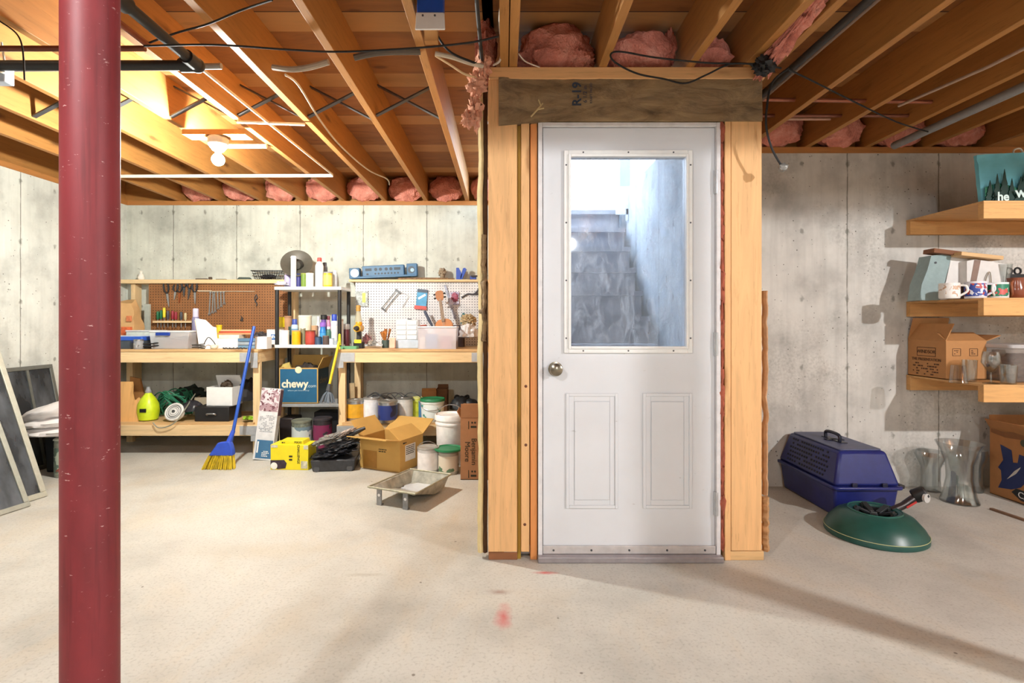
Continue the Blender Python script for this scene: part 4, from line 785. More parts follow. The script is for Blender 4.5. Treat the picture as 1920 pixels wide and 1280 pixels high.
for i, (w_, c, lab) in enumerate(((.30, '#d9996a', 'orange brown board lying lowest on the paper stack'), (.28, '#b9482f', 'red board lying across the paper stack'), (.27, '#edb98c', 'pale pink board topmost on the paper stack'))): One('wood_offcut', B().box((0, 0, .007), (w_, .07, .014)), wood('offcut'+c, c, '#7a4426', 'x'), lab, 'board', (X(443, 4.75), 4.75+.012*i, BT+.119+i*.0145), random.uniform(-.1, .1))
can('yellow_tube', 'yellow upright tube beside the paper stack', 'tube', 411, 4.85, 10, 609, BT, pl('#e6d32e', .4), YEL)
t = T('label_box', 'plain white box at the right end of the left bench', 'box', (X(494, 4.56), 4.56, BT)); P(t, 'body', B().box((0, 0, .052), (.10, .10, .104)), WHITE, bev=.003)
t = T('parts_organizer', 'blue grey stacked trays partly behind the broom handle', 'trays', (X(468, 4.66), 4.66, BT)); [P(t, 'tray', B().rbox((0, 0, .014+.03*i), (.15, .13, .026), .01), pl(['#6f8fa8', '#9aa6b0', '#5d7f9c'][i], .5), bev=.002) for i in range(3)]
One('tool_tangle', B().blob((0, 0, .03), (.07, .05, .035), .6, 5, seed=6, flat=0), pl('#4a4344', .6, var=.6, scale=50), 'dark tangle of small parts on top of the stacked trays', 'parts', (X(490, 4.80), 4.80, BT+.07)); 
One('parts_box', B().box((0, 0, .035), (.16, .1, .07)), pl('#a9b4bd', .5), 'low grey box under the dark tangle of parts', 'box', (X(492, 4.80), 4.80, BT))
One('chain', B().tube([(-.10+.01*i, .01*math.sin(i*1.7), .007+.004*math.cos(i*2.1)) for i in range(21)], .006, 6), DSTEEL, 'dark chain lying along the front edge of the left bench', 'chain', (X(440, 4.49), 4.49, BT))

# ------------------------------------------------------------------ below the left bench
t = T('wood_cutout', 'plywood board with a jagged cut edge on the left bench lower shelf', 'board', (X(232, 4.52), 4.52, BS), rot=(R(-7), 0, 0)); P(t, 'panel', B().prism([(-.17, 0), (.125, 0), (.125, .12), (.13, .175), (.105, .20), (.085, .175), (.065, .185), (.05, .235), (.045, .31), (.04, .335), (-.17, .335)], .018), wood('cutout', '#dba869', '#8a5526', 'z'))
t = T('wood_cutout', 'narrow upright board behind the jagged plywood', 'board', (X(254, 4.72), 4.72, BS)); P(t, 'panel', B().prism([(-.05, 0), (.07, 0), (.07, .2), (.04, .34), (-.05, .36)], .018), wood('cutout2', '#a8743f', '#5a3417', 'z'))
t = T('garden_sprayer', 'lime green pressure sprayer on the left bench lower shelf', 'sprayer', (X(281, 4.60), 4.58, BS)); lm = pl('#c6dc25', .35)
P(t, 'tank', B().lathe([(.055, 0), (.075, .01), (.085, .08), (.08, .14), (.055, .19), (.028, .225), (.02, .24)], 24), lm); P(t, 'pump_cap', B().lathe([(.024, .235), (.026, .25), (.018, .262), (.012, .285), (.001, .288)], 16), GREY)
P(t, 'grip', B().tube([(-.07, 0, .12), (-.09, 0, .07), (-.07, 0, .03)], .014, 10, sm=4), lm); P(t, 'nameplate', B().box((.01, -.084, .095), (.05, .01, .03)), BLACK)
hb_ = B(); rn = random.Random(9)
for i in range(22):
    a0 = rn.uniform(0, 6.28); hb_.tube([((.14+rn.uniform(-.04, .03))*math.cos(a0+k*.8)+rn.uniform(-.03, .03), .09*math.sin(a0+k*.8), .12+.09*math.sin(a0*2+k*1.1)+rn.uniform(-.03, .03)) for k in range(6)], .0055, 6, sm=4)
o = One('hose_tangle', hb_, pl('#2b7a5c', .5, var=.3), 'tangle of thin green garden hose on the left bench lower shelf', 'hose', (X(328, 4.78), 4.78, BS)); o.location.z = BS-min(v.co.z for v in o.data.vertices)
One('tarp_bundle', B().blob((0, 0, .11), (.16, .1, .13), .35, 3, seed=14, flat=0), pl('#22302a', .7, var=.5), 'dark green black tarp bundle heaped behind the hose tangle', 'tarp', (X(358, 4.95), 4.94, BS))
t = T('extension_reel', 'round white cord reel lying at the front of the lower shelf', 'reel', (X(328, 4.52), 4.52, BS+.068), rot=(R(62), 0, 0)); P(t, 'disc', B().lathe([(.07, -.02), (.078, -.015), (.078, .015), (.07, .02), (.05, .012), (.03, .02), (.012, .02), (.001, .02)], 28), pl('#dddcd8', .5)); P(t, 'hub', B().cyl((0, 0, .015), (0, 0, .03), .012), DSTEEL)
t.location.z = BS+.078
for k in range(3): P(t, 'groove_ring', B().tube([((.03+.014*k)*math.cos(a), (.03+.014*k)*math.sin(a), .019) for a in [i*math.pi/12 for i in range(24)]], .002, 5, True), DGREY)
cable([(287, 792, 4.43), (296, 801, 4.42), (312, 800, 4.42), (330, 790, 4.42), (345, 770, 4.46), (358, 750, 4.6), (366, 738, 4.75)], .005, pl('#8f8f80', .5), 'thin grey cable looping over the front rail of the left bench')
One('helmet_bag', B().blob((0, 0, .08), (.09, .08, .085), .18, 3, seed=8, flat=0), pl('#2c2c33', .35, var=.4), 'rounded black bag between the white reel and the black case', 'bag', (X(361, 4.6), 4.6, BS))
t = carton('carton', 'grey brown carton flap box behind the black case', 'box', (X(386, 4.86), 4.86, BS), (.12, .2, .17), .2, pl('#a2937c', .8), flaps=(('f', 160, .16),)); 
t = T('tool_case', 'black hard case with a silver handle on the left bench lower shelf', 'case', (X(410, 4.62), 4.62, BS)); P(t, 'case', B().box((0, 0, .062), (.29, .22, .124)), BLACK, bev=.006); P(t, 'handle', B().tube([(-.035, -.112, .055), (-.03, -.128, .068), (.03, -.128, .068), (.035, -.112, .055)], .007, 8, sm=3), STEEL, 'silver handle')
t = carton('shoe_box', 'open white box sitting on the black case under the left bench', 'box', (X(422, 4.64), 4.64, BS+.1255), (.225, .17, .16), -.05, WHITE, flaps=(('b', -25, .1),))
One('dark_tool', B().blob((0, 0, .03), (.05, .04, .05), .4, 4, seed=22), pl('#4a3a2a', .7, var=.4), 'brown and dark tools sticking out of the white box', 'tool', (X(425, 4.64), 4.64, BS+.25))
One('dark_duffel', B().blob((0, 0, .15), (.10, .14, .17), .2, 2.5, seed=29, flat=0), pl('#232021', .8, var=.4), 'tall dark bag at the right end of the left bench lower shelf', 'bag', (X(466, 4.80), 4.80, BS))
One('green_work_glove', B().blob((0, 0, .022), (.05, .04, .024), .5, 5, seed=2, flat=0), pl('#9cc72e', .6), 'lime green glove near the right leg of the left bench', 'glove', (X(467, 4.52), 4.51, BS))
One('grey_roll', B().lathe([(.04, -.05), (.045, -.045), (.045, .045), (.04, .05)], 20, (0, 0, .045), (R(90), 0, 0)), pl('#6d6e6c', .6), 'grey roll behind the green glove', 'roll', (X(455, 4.66), 4.62, BS+.0)) if False else None
# ================================================================== FLOOR IN FRONT OF THE BENCHES
# broom
t = T('broom', 'blue broom with yellow bristles leaning on the left workbench', 'broom', (X(418, 4.05), 4.05, 0)); hx, hz = X(432, 4.07), Z(826, 4.07)
tx = X(477, 4.42)-t.location.x
P(t, 'handle', B().cyl((hx-t.location.x, .03, hz-.01), (tx, .365, Z(612, 4.42)), .0125, n=16), BLUE)
P(t, 'head', B().prism([(-.10, Z(853, 4.05)), (.085, Z(853, 4.05)), (.082, Z(843, 4.05)), (.068, Z(831, 4.05)), (.055, Z(826, 4.05)), (-.03, Z(829, 4.05)), (-.055, Z(838, 4.05))], .05, y0=-.025), pl('#2b50c4', .4), bev=.008)
P(t, 'socket', B().cyl((.04, .005, Z(830, 4.05)), (.062, .035, Z(808, 4.07)), .02, .015), pl('#2b50c4', .4))
brs = B(); rn = random.Random(3)
for i in range(150):
    u = rn.random(); yy = rn.uniform(-.022, .022); xb = -.098+u*.18; xe = -.155+u*.25+rn.uniform(-.006, .006); zt = Z(852, 4.05)
    brs.tube([(xb, yy, zt), ((xb+xe)/2, yy*1.2, zt*.55), (xe, yy*1.5, rn.uniform(0, .006))], .0034, 4)
P(t, 'bristles', brs, pl('#d9bd2c', .6, var=.3))['kind'] = 'stuff'
# tall flat carton leaning on the bench
t = T('flat_carton', 'tall thin printed carton leaning against the right leg of the left bench', 'box', (X(493, 4.32), 4.335, 0), rot=(R(-7), R(4.5), R(0))); hh = .575
P(t, 'body', B().box((0, 0, hh/2), (.155, .065, hh)), pl('#d9dadc', .5), bev=.002)
P(t, 'photo_print', B().box((0, -.033, hh*.835), (.149, .002, hh*.32)), patch('#a98c94', '#d9ccd0', 22, .5, '#6f4650')); P(t, 'blue_print', B().box((.006, -.033, .085), (.13, .002, .145)), pl('#3f6f96', .5, var=.1)); P(t, 'side_print', B().box((.078, 0, hh*.8), (.002, .06, hh*.36)), pl('#7c5a62', .5, var=.4))
scribble(t, .0, -.034, .29, .12, .14, 12, pl('#9a9ca2', .6), seed=5, dense=.7); P(t, 'white_bar', B().box((-.048, -.0345, .10), (.012, .001, .09)), WHITE); scribble(t, .02, -.0345, .05, .06, .05, 4, WHITE, seed=8); scribble(t, .045, -.034, hh*.74, .04, .06, 6, pl('#6a4a55', .6), seed=4)
# yellow heater carton
t = T('printed_carton', 'bright yellow printed carton on the floor in front of the paint cans', 'box', (X(544, 4.03), 4.10, 0), R(-3)); YC = pl('#e6d51e', .45, var=.05)
P(t, 'body', B().box((0, 0, .095), (.292, .15, .19)), YC, bev=.003); P(t, 'raised_top', B().box((.01, 0, .203), (.19, .12, .028), top=(.92, 1)), YC, bev=.002)
P(t, 'wheel_print', B().lathe([(.001, 0), (.026, 0), (.026, .002), (.001, .002)], 24, (-.118, -.0755, .03), (R(90), 0, 0)).lathe([(.001, .002), (.012, .002), (.012, .003), (.001, .003)], 16, (-.118, -.0755, .03), (R(90), 0, 0)), pl('#e9e9e2', .5)); P(t, 'machine_print', B().prism([(-.145, .035), (-.145, .072), (-.04, .075), (-.02, .05), (-.03, .012), (-.09, .005)], .0015, y0=-.0765), pl('#3a2b38', .5, var=.6, scale=30))
P(t, 'corner_prints', B().box((-.115, -.0765, .178), (.05, .002, .02)).box((.128, -.0765, .172), (.034, .002, .03)).box((.115, -.0765, .04), (.05, .002, .055)), pl('#c9c6ae', .5, var=.4, scale=40))
INK = pl('#2a2712', .6)
text(t, 'CHALLENGE', .026, INK, (.07, -.077, .12), (R(90), R(90), 0)); text(t, 'MAXI', .024, INK, (.06, -.0615, .205), UP)
scribble(t, .02, -.0768, .115, .045, .10, 4, INK, seed=2, dense=.6); scribble(t, -.05, -.0615, .203, .08, .016, 1, INK, seed=6)
# dark tray of crumpled plastic bags
t = T('plastic_tray', 'low black plastic crate on the floor holding crumpled bags', 'crate', (X(627, 4.05), 4.10, 0), R(6)); P(t, 'body', B().box((0, 0, .045), (.30, .24, .09), top=(1.1, 1.1)), pl('#34363b', .4, var=.4, scale=30), bev=.01)
for s_ in (-1, 1): P(t, 'foot', B().cyl((s_*.12, -.125, .022), (s_*.12, -.10, .022), .022), DGREY)
rn = random.Random(5)
for i, (x, y, z, rx, ry, rz_, c, lab) in enumerate(((-.02, 0, .12, .16, .13, .032, '#2d2e33', 'dark crumpled plastic bag lying lowest in the black crate'), (.04, .02, .172, .13, .10, .025, '#55565a', 'grey crumpled bag in the middle of the crate pile'), (-.05, -.02, .222, .11, .09, .026, '#9a9690', 'pale grey crumpled bag on the left of the crate pile'), (.06, .0, .262, .09, .06, .016, '#c7b3a6', 'cream and grey crumpled bag topmost on the crate pile'))):
    One('plastic_bag', B().blob((0, 0, 0), (rx, ry, rz_), .55, 4.5, 44, 24, seed=40+i, rot=(0, R(-10-4*i), 0)), pl(c, .28, var=.45, scale=12), lab, 'bag', (t.location.x+x, 4.10+y, z), group=None)
One('umbrella', B().tube([(0, 0, 0), (.10, .02, .05), (.17, .03, .08)], [.012, .02, .012], 10), pl('#2a2b30', .4), 'black folded stick like bundle poking out at the right of the bag pile', 'bundle', (X(640, 4.05), 4.06, .225))
# big open cardboard box
c0 = Vector((X(750, 3.94), 3.94)); c1 = Vector((X(675, 4.10), 4.10)); c2 = Vector((X(795, 4.19), 4.19)); dir_ = (c0-c1).normalized(); ang = math.atan2(dir_.y, dir_.x)
wv = (c0-c1).length; dv = .30; nrm = Vector((-dir_.y, dir_.x)); cen = (c0+c1)/2+nrm*dv/2
t = carton('open_carton', 'big tan cardboard box with open flaps on the floor by the right bench', 'box', (cen.x, cen.y, 0), (wv, dv, .235), ang, pl('#c79d55', .8, var=.08, scale=8), flaps=(('f', 78, .16), ('b', 62, .19), ('l', 40, .15), ('r', -55, .13)), th=.006)
P(t, 'tape_patch', B().box((-.09, -dv/2-.0008, .075), (.13, .0015, .13), (0, R(0), 0)), pl('#a9772f', .5, var=.1))
scribble(t, .03, -dv/2-.001, .15, .075, .03, 2, INK, seed=3, dense=.95); lb = P(t, 'shipping_label', B().box((wv/2+.001, -.02, .13), (.0015, .13, .12)), pl('#e8e4dc', .5)); scribble(t, wv/2+.002, -.02, .15, .11, .07, 5, INK, (R(90), 0, R(90)), seed=7, dense=.95); scribble(t, wv/2+.002, -.09, .21, .05, .02, 1, INK, (R(90), 0, R(90)), seed=2, dense=1)
# roller tray
t = T('paint_tray', 'paint spattered metal roller tray on two front legs on the floor', 'paint tray', (X(772, 3.4), 3.40, 0), R(-24)); W2, L2 = .17, .22
def traypt(u, v, o=0):     # u across, v along (near shallow -> far deep)
    x = u*(W2-.02*(1-abs(v)))
    return x
vs = []; fs = []; N = 18; prof = [(-1.0, .105), (-.93, .10), (-.6, .075), (-.1, .045), (.25, .022), (.6, .022), (.85, .03), (1.0, .10)]
us = [-1.0, -.93, -.80, -.4, 0, .4, .80, .93, 1.0]
for (v, z) in prof:
    for u in us:
        zz = z
        if abs(u) > .85: zz = .105 if abs(u) > .96 else .100
        xx = u*W2*(1-.05*(v+1)/2); yy = v*L2
        if abs(u) > .85 and v >= .95: zz = .105
        vs.append((xx, yy, zz if not (v > .95) else .105))
nu = len(us)
for j in range(len(prof)-1):
    for i in range(nu-1): a = j*nu+i; fs.append((a, a+1, a+nu+1, a+nu))
m = len(vs); vs += [(x, y, z-.004) for x, y, z in vs]; fs += [tuple(reversed([q+m for q in f])) for f in fs]
rm = [i for i in range(nu)]+[(j+1)*nu-1 for j in range(1, len(prof))]+[(len(prof)-1)*nu+i for i in range(nu-2, -1, -1)]+[j*nu for j in range(len(prof)-2, 0, -1)]
for i in range(len(rm)): a, c = rm[i], rm[(i+1) % len(rm)]; fs.append((a, a+m, c+m, c))
P(t, 'pan', B().add(vs, fs), pl('#b7b5a8', .45, .3, var=.35, scale=22)); P(t, 'rim', B().tube([(-W2, -L2, .105), (W2, -L2, .105), (W2*.95, L2, .105), (-W2*.95, L2, .105)], .006, 6, True), pl('#a9a48c', .5, .2, var=.3))
P(t, 'dried_paint', B().blob((0, .10, .028), (.12, .11, .004), .3, 3), pl('#c4c8cc', .35))
for s_ in (-1, 1): P(t, 'leg', B().box((s_*.095, -L2+.012, .05), (.035, .006, .10)).box((s_*.095, -L2+.02, .004), (.035, .025, .008)), pl('#8f9091', .4, .4, var=.3)); P(t, 'spatter', B().lathe([(.001, 0), (.009, 0), (.009, .001), (.001, .001)], 12, (s_*.095, -L2+.0085, .062), (R(90), 0, 0)), WHITE)
# pails and cans by the tall box
def pail(name, label, cat, px, d, w, top, z, body, lid, handle=True, taper=.9, rings=True, band=None, up=False, lab=None):
    r = w*d/2000; h = Z(top, d)-z; t = T(name, label, cat, (X(px, d), d, z), .1)
    P(t, 'body', B().lathe([(r*taper*.97, 0), (r*taper, .004), (r*.97, h*.80), (r*1.03, h*.80), (r*1.03, h*.83), (r*.98, h*.84), (r*.98, h*.90)], 32), body)
    if band: P(t, 'paper_label', B().lathe([(r*(taper+(1-taper)*.1)*1.015, h*.10), (r*.985, h*.74)], 32), band)
    P(t, lab or 'lid', B().lathe([(r*1.0, h*.88), (r*1.06, h*.89), (r*1.06, h*.97), (r*1.02, h), (r*.94, h*.985), (r*.9, h*.965), (.001, h*.965)], 32), lid)
    if handle:
        pts = [(r*1.05*math.cos(a), -r*.1-(0 if up else math.sin(a)*r*.95), h*.84+math.sin(a)*r*(1.15 if up else -.6)) for a in [math.pi*i/16 for i in range(17)]]; P(t, 'wire_handle', B().tube(pts, .003, 6), STEEL)
    return t
t = pail('bucket', 'tall white five gallon style bucket with its handle raised beside the tall box', 'bucket', 845, 4.22, 56, 775, 0, pl('#f2f0ee', .4), pl('#f6f4f2', .4), up=True)
P(t, 'red_mark', B().box((-.055, -.118, .14), (.05, .003, .03)).box((.035, -.12, .12), (.035, .003, .03)), pl('#c25662', .5)); 
can('paint_can', 'white gallon paint can with a raised wire handle in front of the bucket', 'paint can', 803, 3.98, 40, 836, 0, pl('#c9c6c4', .4, .2), pl('#bdbab6', .35, .5), pl('#eae6e4', .5), True, bail=.62)
can('paint_can', 'gallon can with a beige green printed label right of the white one', 'paint can', 841, 3.95, 38, 843, 0, pl('#b9b5a8', .4, .3), pl('#8f8f8a', .4, .5), patch('#d6cab6', '#5d7a5c', 9, .6))
t = One('pail_cover', B().lathe([(.001, 0), (.10, 0), (.105, .004), (.105, .014), (.098, .018), (.09, .010), (.001, .010)], 32), GREEN, 'green plastic bucket lid lying on top of the beige labelled can', 'lid', (X(841, 3.95), 3.95, Z(843, 3.95)+.001), rot=(0, 0, 0))
t = carton('tall_carton', 'tall brown box printed Benjamin Moore standing at the edge of the stair framing', 'box', (-.205, 3.87, 0), (.205, .20, .44), 0, pl('#a67650', .8, var=.08), flaps=(('f', 8, .10), ('b', 5, .07), ('r', 15, .1), ('l', 30, .05)))
text(t, 'Benjamin', .052, INK, (-.008, -.1012, .2), (R(90), R(90), 0)); text(t, 'Moore', .052, INK, (-.055, -.1012, .2), (R(90), R(90), 0)); P(t, 'arrow_print', B().prism([(.03, .2), (.05, .215), (.05, .185)], .001, y0=-.1012), INK)
for zz in (.375, .03): P(t, 'mark_print', B().box((-.02, -.101, zz+.03), (.012, .0012, .012)).box((-.02, -.101, zz), (.02, .0012, .014)).box((.0, -.101, zz+.03), (.012, .0012, .012)).box((.0, -.101, zz), (.02, .0012, .014)).box((-.045, -.101, zz+.012), (.005, .0012, .055)), INK)
# ------------------------------------------------------------------ paint cans below the right bench and on the floor under the shelf unit
d = 4.6
can('paint_can', 'yellow labelled gallon can at the left of the right bench lower shelf', 'paint can', 667, d, 34, 748, BS, STEEL, pl('#a8a6a0', .35, .6), pl('#e0a92c', .45, var=.15), True, bail=.3)
can('paint_can', 'white gallon can right of the yellow one', 'paint can', 697, d, 30, 744, BS, pl('#dfe0e4', .4), pl('#b9b9b9', .35, .6), pl('#eceef4', .5), True, bail=.3)
can('paint_can', 'dark blue labelled gallon can standing forward at the middle of the lower shelf', 'paint can', 727, 4.50, 36, 750, BS, STEEL, pl('#a8a6a0', .35, .6), patch('#22377c', '#141c44', 6, .55), True, bail=.35)
can('paint_can', 'white can with a red mark right of the dark blue can', 'paint can', 759, 4.64, 30, 744, BS, pl('#c9c8c4', .4), pl('#8b8b88', .35, .6), pl('#d9d8d4', .5, var=.15), True, bail=.3)
can('paint_can', 'lime green and yellow can behind the green lidded pail', 'paint can', 782, 4.7, 20, 744, BS, pl('#c9d25a', .45), pl('#dfe08a', .4), pl('#c6cf3a', .5, var=.3))
pail('paint_pail', 'white pail with a green lid on the right bench lower shelf', 'pail', 811, 4.56, 44, 746, BS, pl('#e6ece8', .4), GREEN, True, band=patch('#e6efec', '#4f9a86', 11, .6))
can('paint_can', 'blue striped can half hidden left of the green lidded pail', 'paint can', 793, 4.68, 18, 750, BS, pl('#4a7ca8', .45), GREY)
carton('small_carton', 'small brown carton behind the green lidded pail', 'box', (X(805, 4.86), 4.86, BS), (.13, .12, .22), .1, pl('#a4713f', .8), flaps=(('f', 20, .03),)); carton('small_carton', 'dark brown open carton right of the small carton', 'box', (X(829, 4.88), 4.90, BS), (.10, .12, .235), 0, pl('#6e4a2a', .8), flaps=(('b', 10, .03),))
for i, (x, w_, lab) in enumerate(((862, .09, 'black rolled bag at the right end of the lower shelf, left one'), (882, .08, 'black rolled bag at the right end of the lower shelf, right one'))): One('rolled_bag', B().blob((0, 0, .08), (w_, .09, .085 if i else .10), .15, 3, seed=70+i, flat=0), pl('#222529', .5, var=.4), lab, 'bag', (X(x, 4.7), 4.70+.02*i, BS))
One('corded_tool', B().tube([(.06*math.cos(a), .05*math.sin(a), .15+.012*math.sin(3*a)) for a in [i*math.pi/10 for i in range(20)]], .012, 8, True).blob((0, 0, .05), (.07, .05, .055), .3, 3, flat=0, seed=3), pl('#2b2e31', .5), 'dark hose coil beside the rolled black bags', 'hose', (X(866, 4.9), 4.9, BS))
wb = B(); rn = random.Random(8)
for i in range(10): x_ = rn.uniform(-.22, .22); wb.tube([(x_+.0, rn.uniform(-.05, .05), 0), (x_+.05, rn.uniform(-.05, .05), rn.uniform(.01, .06)), (x_+.12, rn.uniform(-.05, .05), rn.uniform(.02, .07)), (x_+.2, rn.uniform(-.05, .05), 0)], .004, 5, sm=4)
One('wire_tangle', wb, pl('#3a3a3c', .5), 'tangle of dark wire lying across the tops of the paint cans', 'wire', (X(715, 4.6), 4.66, BS+.165))
One('wood_strip', B().box((0, 0, .14), (.05, .02, .28), (R(6), 0, 0)), pl('#c9ae86', .7), 'short pale strip standing behind the yellow paint can', 'strip', (X(662, 4.95), 4.93, BS))
# on floor below shelf unit
can('paint_can', 'spattered blue and white can on the floor under the shelf unit', 'paint can', 566, 4.60, 36, 786, 0, pl('#7d8578', .5, .2, var=.5, scale=40), pl('#8a8f80', .4, .4), patch('#c9d2d0', '#6f8794', 10, .52))
can('paint_can', 'dark can with a magenta label on the floor under the shelf unit', 'paint can', 605, 4.62, 34, 782, 0, pl('#3a343a', .4, .3), pl('#4f4a50', .35, .5), patch('#7c2a52', '#3a343a', 9, .52))
One('dark_bin', B().box((0, 0, .13), (.12, .2, .26), top=(1.08, 1.05)), pl('#2a2224', .5, var=.3), 'dark brown bin on the floor behind the tall flat carton', 'bin', (X(540, 4.8)+.0, 4.86, 0), bev=.01)
One('dark_crate', B().box((0, 0, .15), (.26, .16, .30)), pl('#1d1c1f', .6), 'black crate on the floor at the back under the shelf unit', 'crate', (-1.60, 4.93, 0), bev=.01)

# ================================================================== ON THE RIGHT BENCH
t = T('cordless_drill', 'yellow and black cordless drill standing on the right bench', 'drill', (X(672, 4.62), 4.64, BT)); DY = pl('#e3a91f', .4)
P(t, 'battery', B().rbox((0, 0, .027), (.085, .075, .054), .012), BLACK, bev=.004); P(t, 'yellow_badge', B().box((0, -.039, .062), (.06, .006, .03)), pl('#e8d02a', .4))
P(t, 'grip', B().box((0, 0, .10), (.038, .045, .10), top=(.9, 1)), pl('#2c2c2e', .5), bev=.008); P(t, 'motor_body', B().cyl((0, .05, .175), (0, -.07, .175), .032), DY); P(t, 'chuck', B().cyl((0, -.07, .175), (0, -.12, .175), .022, .015), BLACK); P(t, 'top_cap', B().lathe([(.026, .2), (.03, .215), (.024, .23), (.001, .232)], 16), pl('#e89a1f', .4))
bottle('clear_bottle', 'tall clear bottle with a dark yellow cap behind the cordless drill', 'bottle', 672, 4.85, 14, 572, BT, clearplastic('#c9c4a8', .6), pl('#b98a3a', .5), .62, .5)
t = T('thermos', 'dark red thermos flask with a silver top left of the drill', 'flask', (X(648, 4.84), 4.86, BT)); P(t, 'body', B().lathe([(.03, 0), (.032, .01), (.032, .14), (.026, .165)], 24), pl('#5b2730', .35)); P(t, 'cup', B().lathe([(.028, .163), (.032, .17), (.030, .21), (.001, .215)], 24), pl('#c9c3c4', .3, .6)); 
can('white_jar', 'slim white jar just left of the thermos flask', 'jar', 640, 4.80, 8, 598, BT, WHITE, pl('#c9b9b0', .4))
One('folded_green_mat', B().rbox((0, 0, .012), (.14, .08, .024), .01), pl('#5f9a72', .6), 'small green tray at the left end of the right bench', 'tray', (X(655, 4.52), 4.53, BT))
for i, (x, c, s_, lab) in enumerate(((688, '#b9848c', .042, 'pinkish grey bundle beside the cordless drill'), (697, '#a89d90', .035, 'beige small bundle in front of the white pegboard'), (706, '#8a8a86', .03, 'grey knotted bundle near the middle of the right bench'), (714, '#d6d4d2', .026, 'whitish little bundle left of the brush cup'))): One('small_parts', B().blob((0, 0, s_*.9), (s_, s_*.8, s_*(1.6 if i == 0 else 1)), .6, 5, 24, 16, seed=80+i, flat=0), pl(c, .6, var=.5, scale=60), lab, 'parts', (X(x, 4.72), 4.72-.02*i, BT))
t = T('brush_cup', 'dark cup holding orange and yellow brushes on the right bench', 'cup', (X(723, 4.72), 4.72, BT)); P(t, 'cup', B().lathe([(.03, 0), (.034, .07), (.031, .07), (.027, .006), (.001, .006)], 20), pl('#4a5a55', .4))
bb = B(); rn = random.Random(6)
for i in range(9): a = rn.uniform(0, 6.28); q = rn.uniform(.02, .05); bb.tube([(0, 0, .01), (q*.5*math.cos(a), q*.5*math.sin(a), .08), (q*math.cos(a), q*.7*math.sin(a), rn.uniform(.12, .18))], [.004, .006, .012], 6)
P(t, 'brushes', bb, pl('#b5702e', .6, var=.6, scale=50)); 
t = T('tape_box', 'small orange and white packet right of the brush cup', 'packet', (X(735, 4.6), 4.62, BT)); P(t, 'packet', B().box((0, 0, .045), (.05, .03, .09), (R(-8), 0, 0)), pl('#efb59c', .5, var=.25, scale=25), bev=.003)
t = T('drawer_cabinet', 'clear and grey plastic drawer cabinet near the middle of the right bench', 'drawers', (X(765, 4.72), 4.74, BT)); P(t, 'cabinet', B().box((.0, 0, .125), (.19, .15, .25)), clearplastic('#e9edf0', .55), bev=.004); P(t, 'base', B().box((-.005, -.01, .035), (.215, .17, .07)), pl('#b9c6d4', .45), bev=.004)
for r_ in range(4):
    for q in range(2): P(t, 'drawer', B().box((-.045+.09*q, -.078, .095+.042*r_), (.08, .01, .034)), pl('#dfe4e8', .4), bev=.002)
t = T('storage_bin', 'clear bin of blue and pink boxes at the front of the right bench', 'bin', (X(822, 4.6), 4.61, BT)); w_, h_ = .30, .185
b = B()
for s_ in (-1, 1): b.box((s_*(w_/2), 0, h_/2), (.004, .2, h_), (0, s_*R(9), 0)).box((0, s_*.1, h_/2), (w_+.02, .004, h_))
P(t, 'body', b.box((0, 0, .003), (w_-.03, .2, .005)), clearplastic('#e8e4ea', .38)); P(t, 'rim', B().tube([(-w_/2-.014, -.105, h_), (w_/2+.014, -.105, h_), (w_/2+.014, .105, h_), (-w_/2-.014, .105, h_)], .007, 6, True), pl('#eceaf0', .4))
One('small_box', B().box((0, 0, .06), (.10, .1, .12)), pl('#5f93cc', .5, var=.2), 'blue box inside the clear bin', 'box', (X(812, 4.6)-.01, 4.60, BT+.0065)); One('small_box', B().box((0, 0, .05), (.10, .1, .10)), pl('#c98ba0', .5, var=.2), 'pink box inside the clear bin', 'box', (X(836, 4.6)+.005, 4.60, BT+.0065)); One('small_box', B().box((0, 0, .045), (.05, .1, .09)), WHITE, 'narrow white carton between the blue and pink boxes', 'box', (X(798, 4.6)-.014, 4.60, BT+.0065))
# ukulele
t = T('ukulele', 'small wooden ukulele standing in the clear bin against the white pegboard', 'ukulele', (X(838, 4.86), 4.86, BT+.004), rot=(R(-8), R(-9), 0)); UO = pl('#c97f3e', .35, var=.1)
ol = []
for i in range(36):
    a = 2*math.pi*i/36; y = .13*math.sin(a)+.13; r_ = .104*abs(math.cos(a))**.6; r_ *= (1-.12*math.exp(-((y-.165)/.03)**2))*(1.0 if y < .15 else .9); ol.append((math.copysign(r_, math.cos(a)), y))
P(t, 'soundbox', B().prism(ol, .05), UO, bev=.004); P(t, 'sound_hole', B().cyl((0, -.0015, .15), (0, .002, .15), .024), BLACK); P(t, 'bridge', B().box((0, -.004, .07), (.05, .008, .012)), BROWN)
P(t, 'neck', B().box((0, -.006, .335), (.03, .02, .20), top=(.85, 1)), pl('#8c6a48', .5)); P(t, 'headstock', B().prism([(-.022, .43), (.022, .43), (.036, .46), (.036, .51), (.02, .525), (-.02, .525), (-.036, .51), (-.036, .46)], .014, y0=-.008), pl('#ad6c35', .4))
for s_ in (-1, 1):
    for q in (.46, .495): P(t, 'tuning_peg', B().cyl((s_*.036, 0, q), (s_*.056, 0, q), .008), BLACK)
P(t, 'strings', B().tube([(-.006, -.018, .07), (-.006, -.018, .45)], .0012, 4).tube([(.006, -.018, .07), (.006, -.018, .45)], .0012, 4), pl('#d8d8d0', .4))
One('strap', B().box((0, 0, 0), (.022, .006, .34), (0, R(-17), 0)), pl('#a9b0c4', .6, var=.4, scale=60), 'patterned grey strap hanging on the pegboard right of the ukulele neck', 'strap', (X(836, 5.08)+.04, 5.088, Z(566, 5.08)))
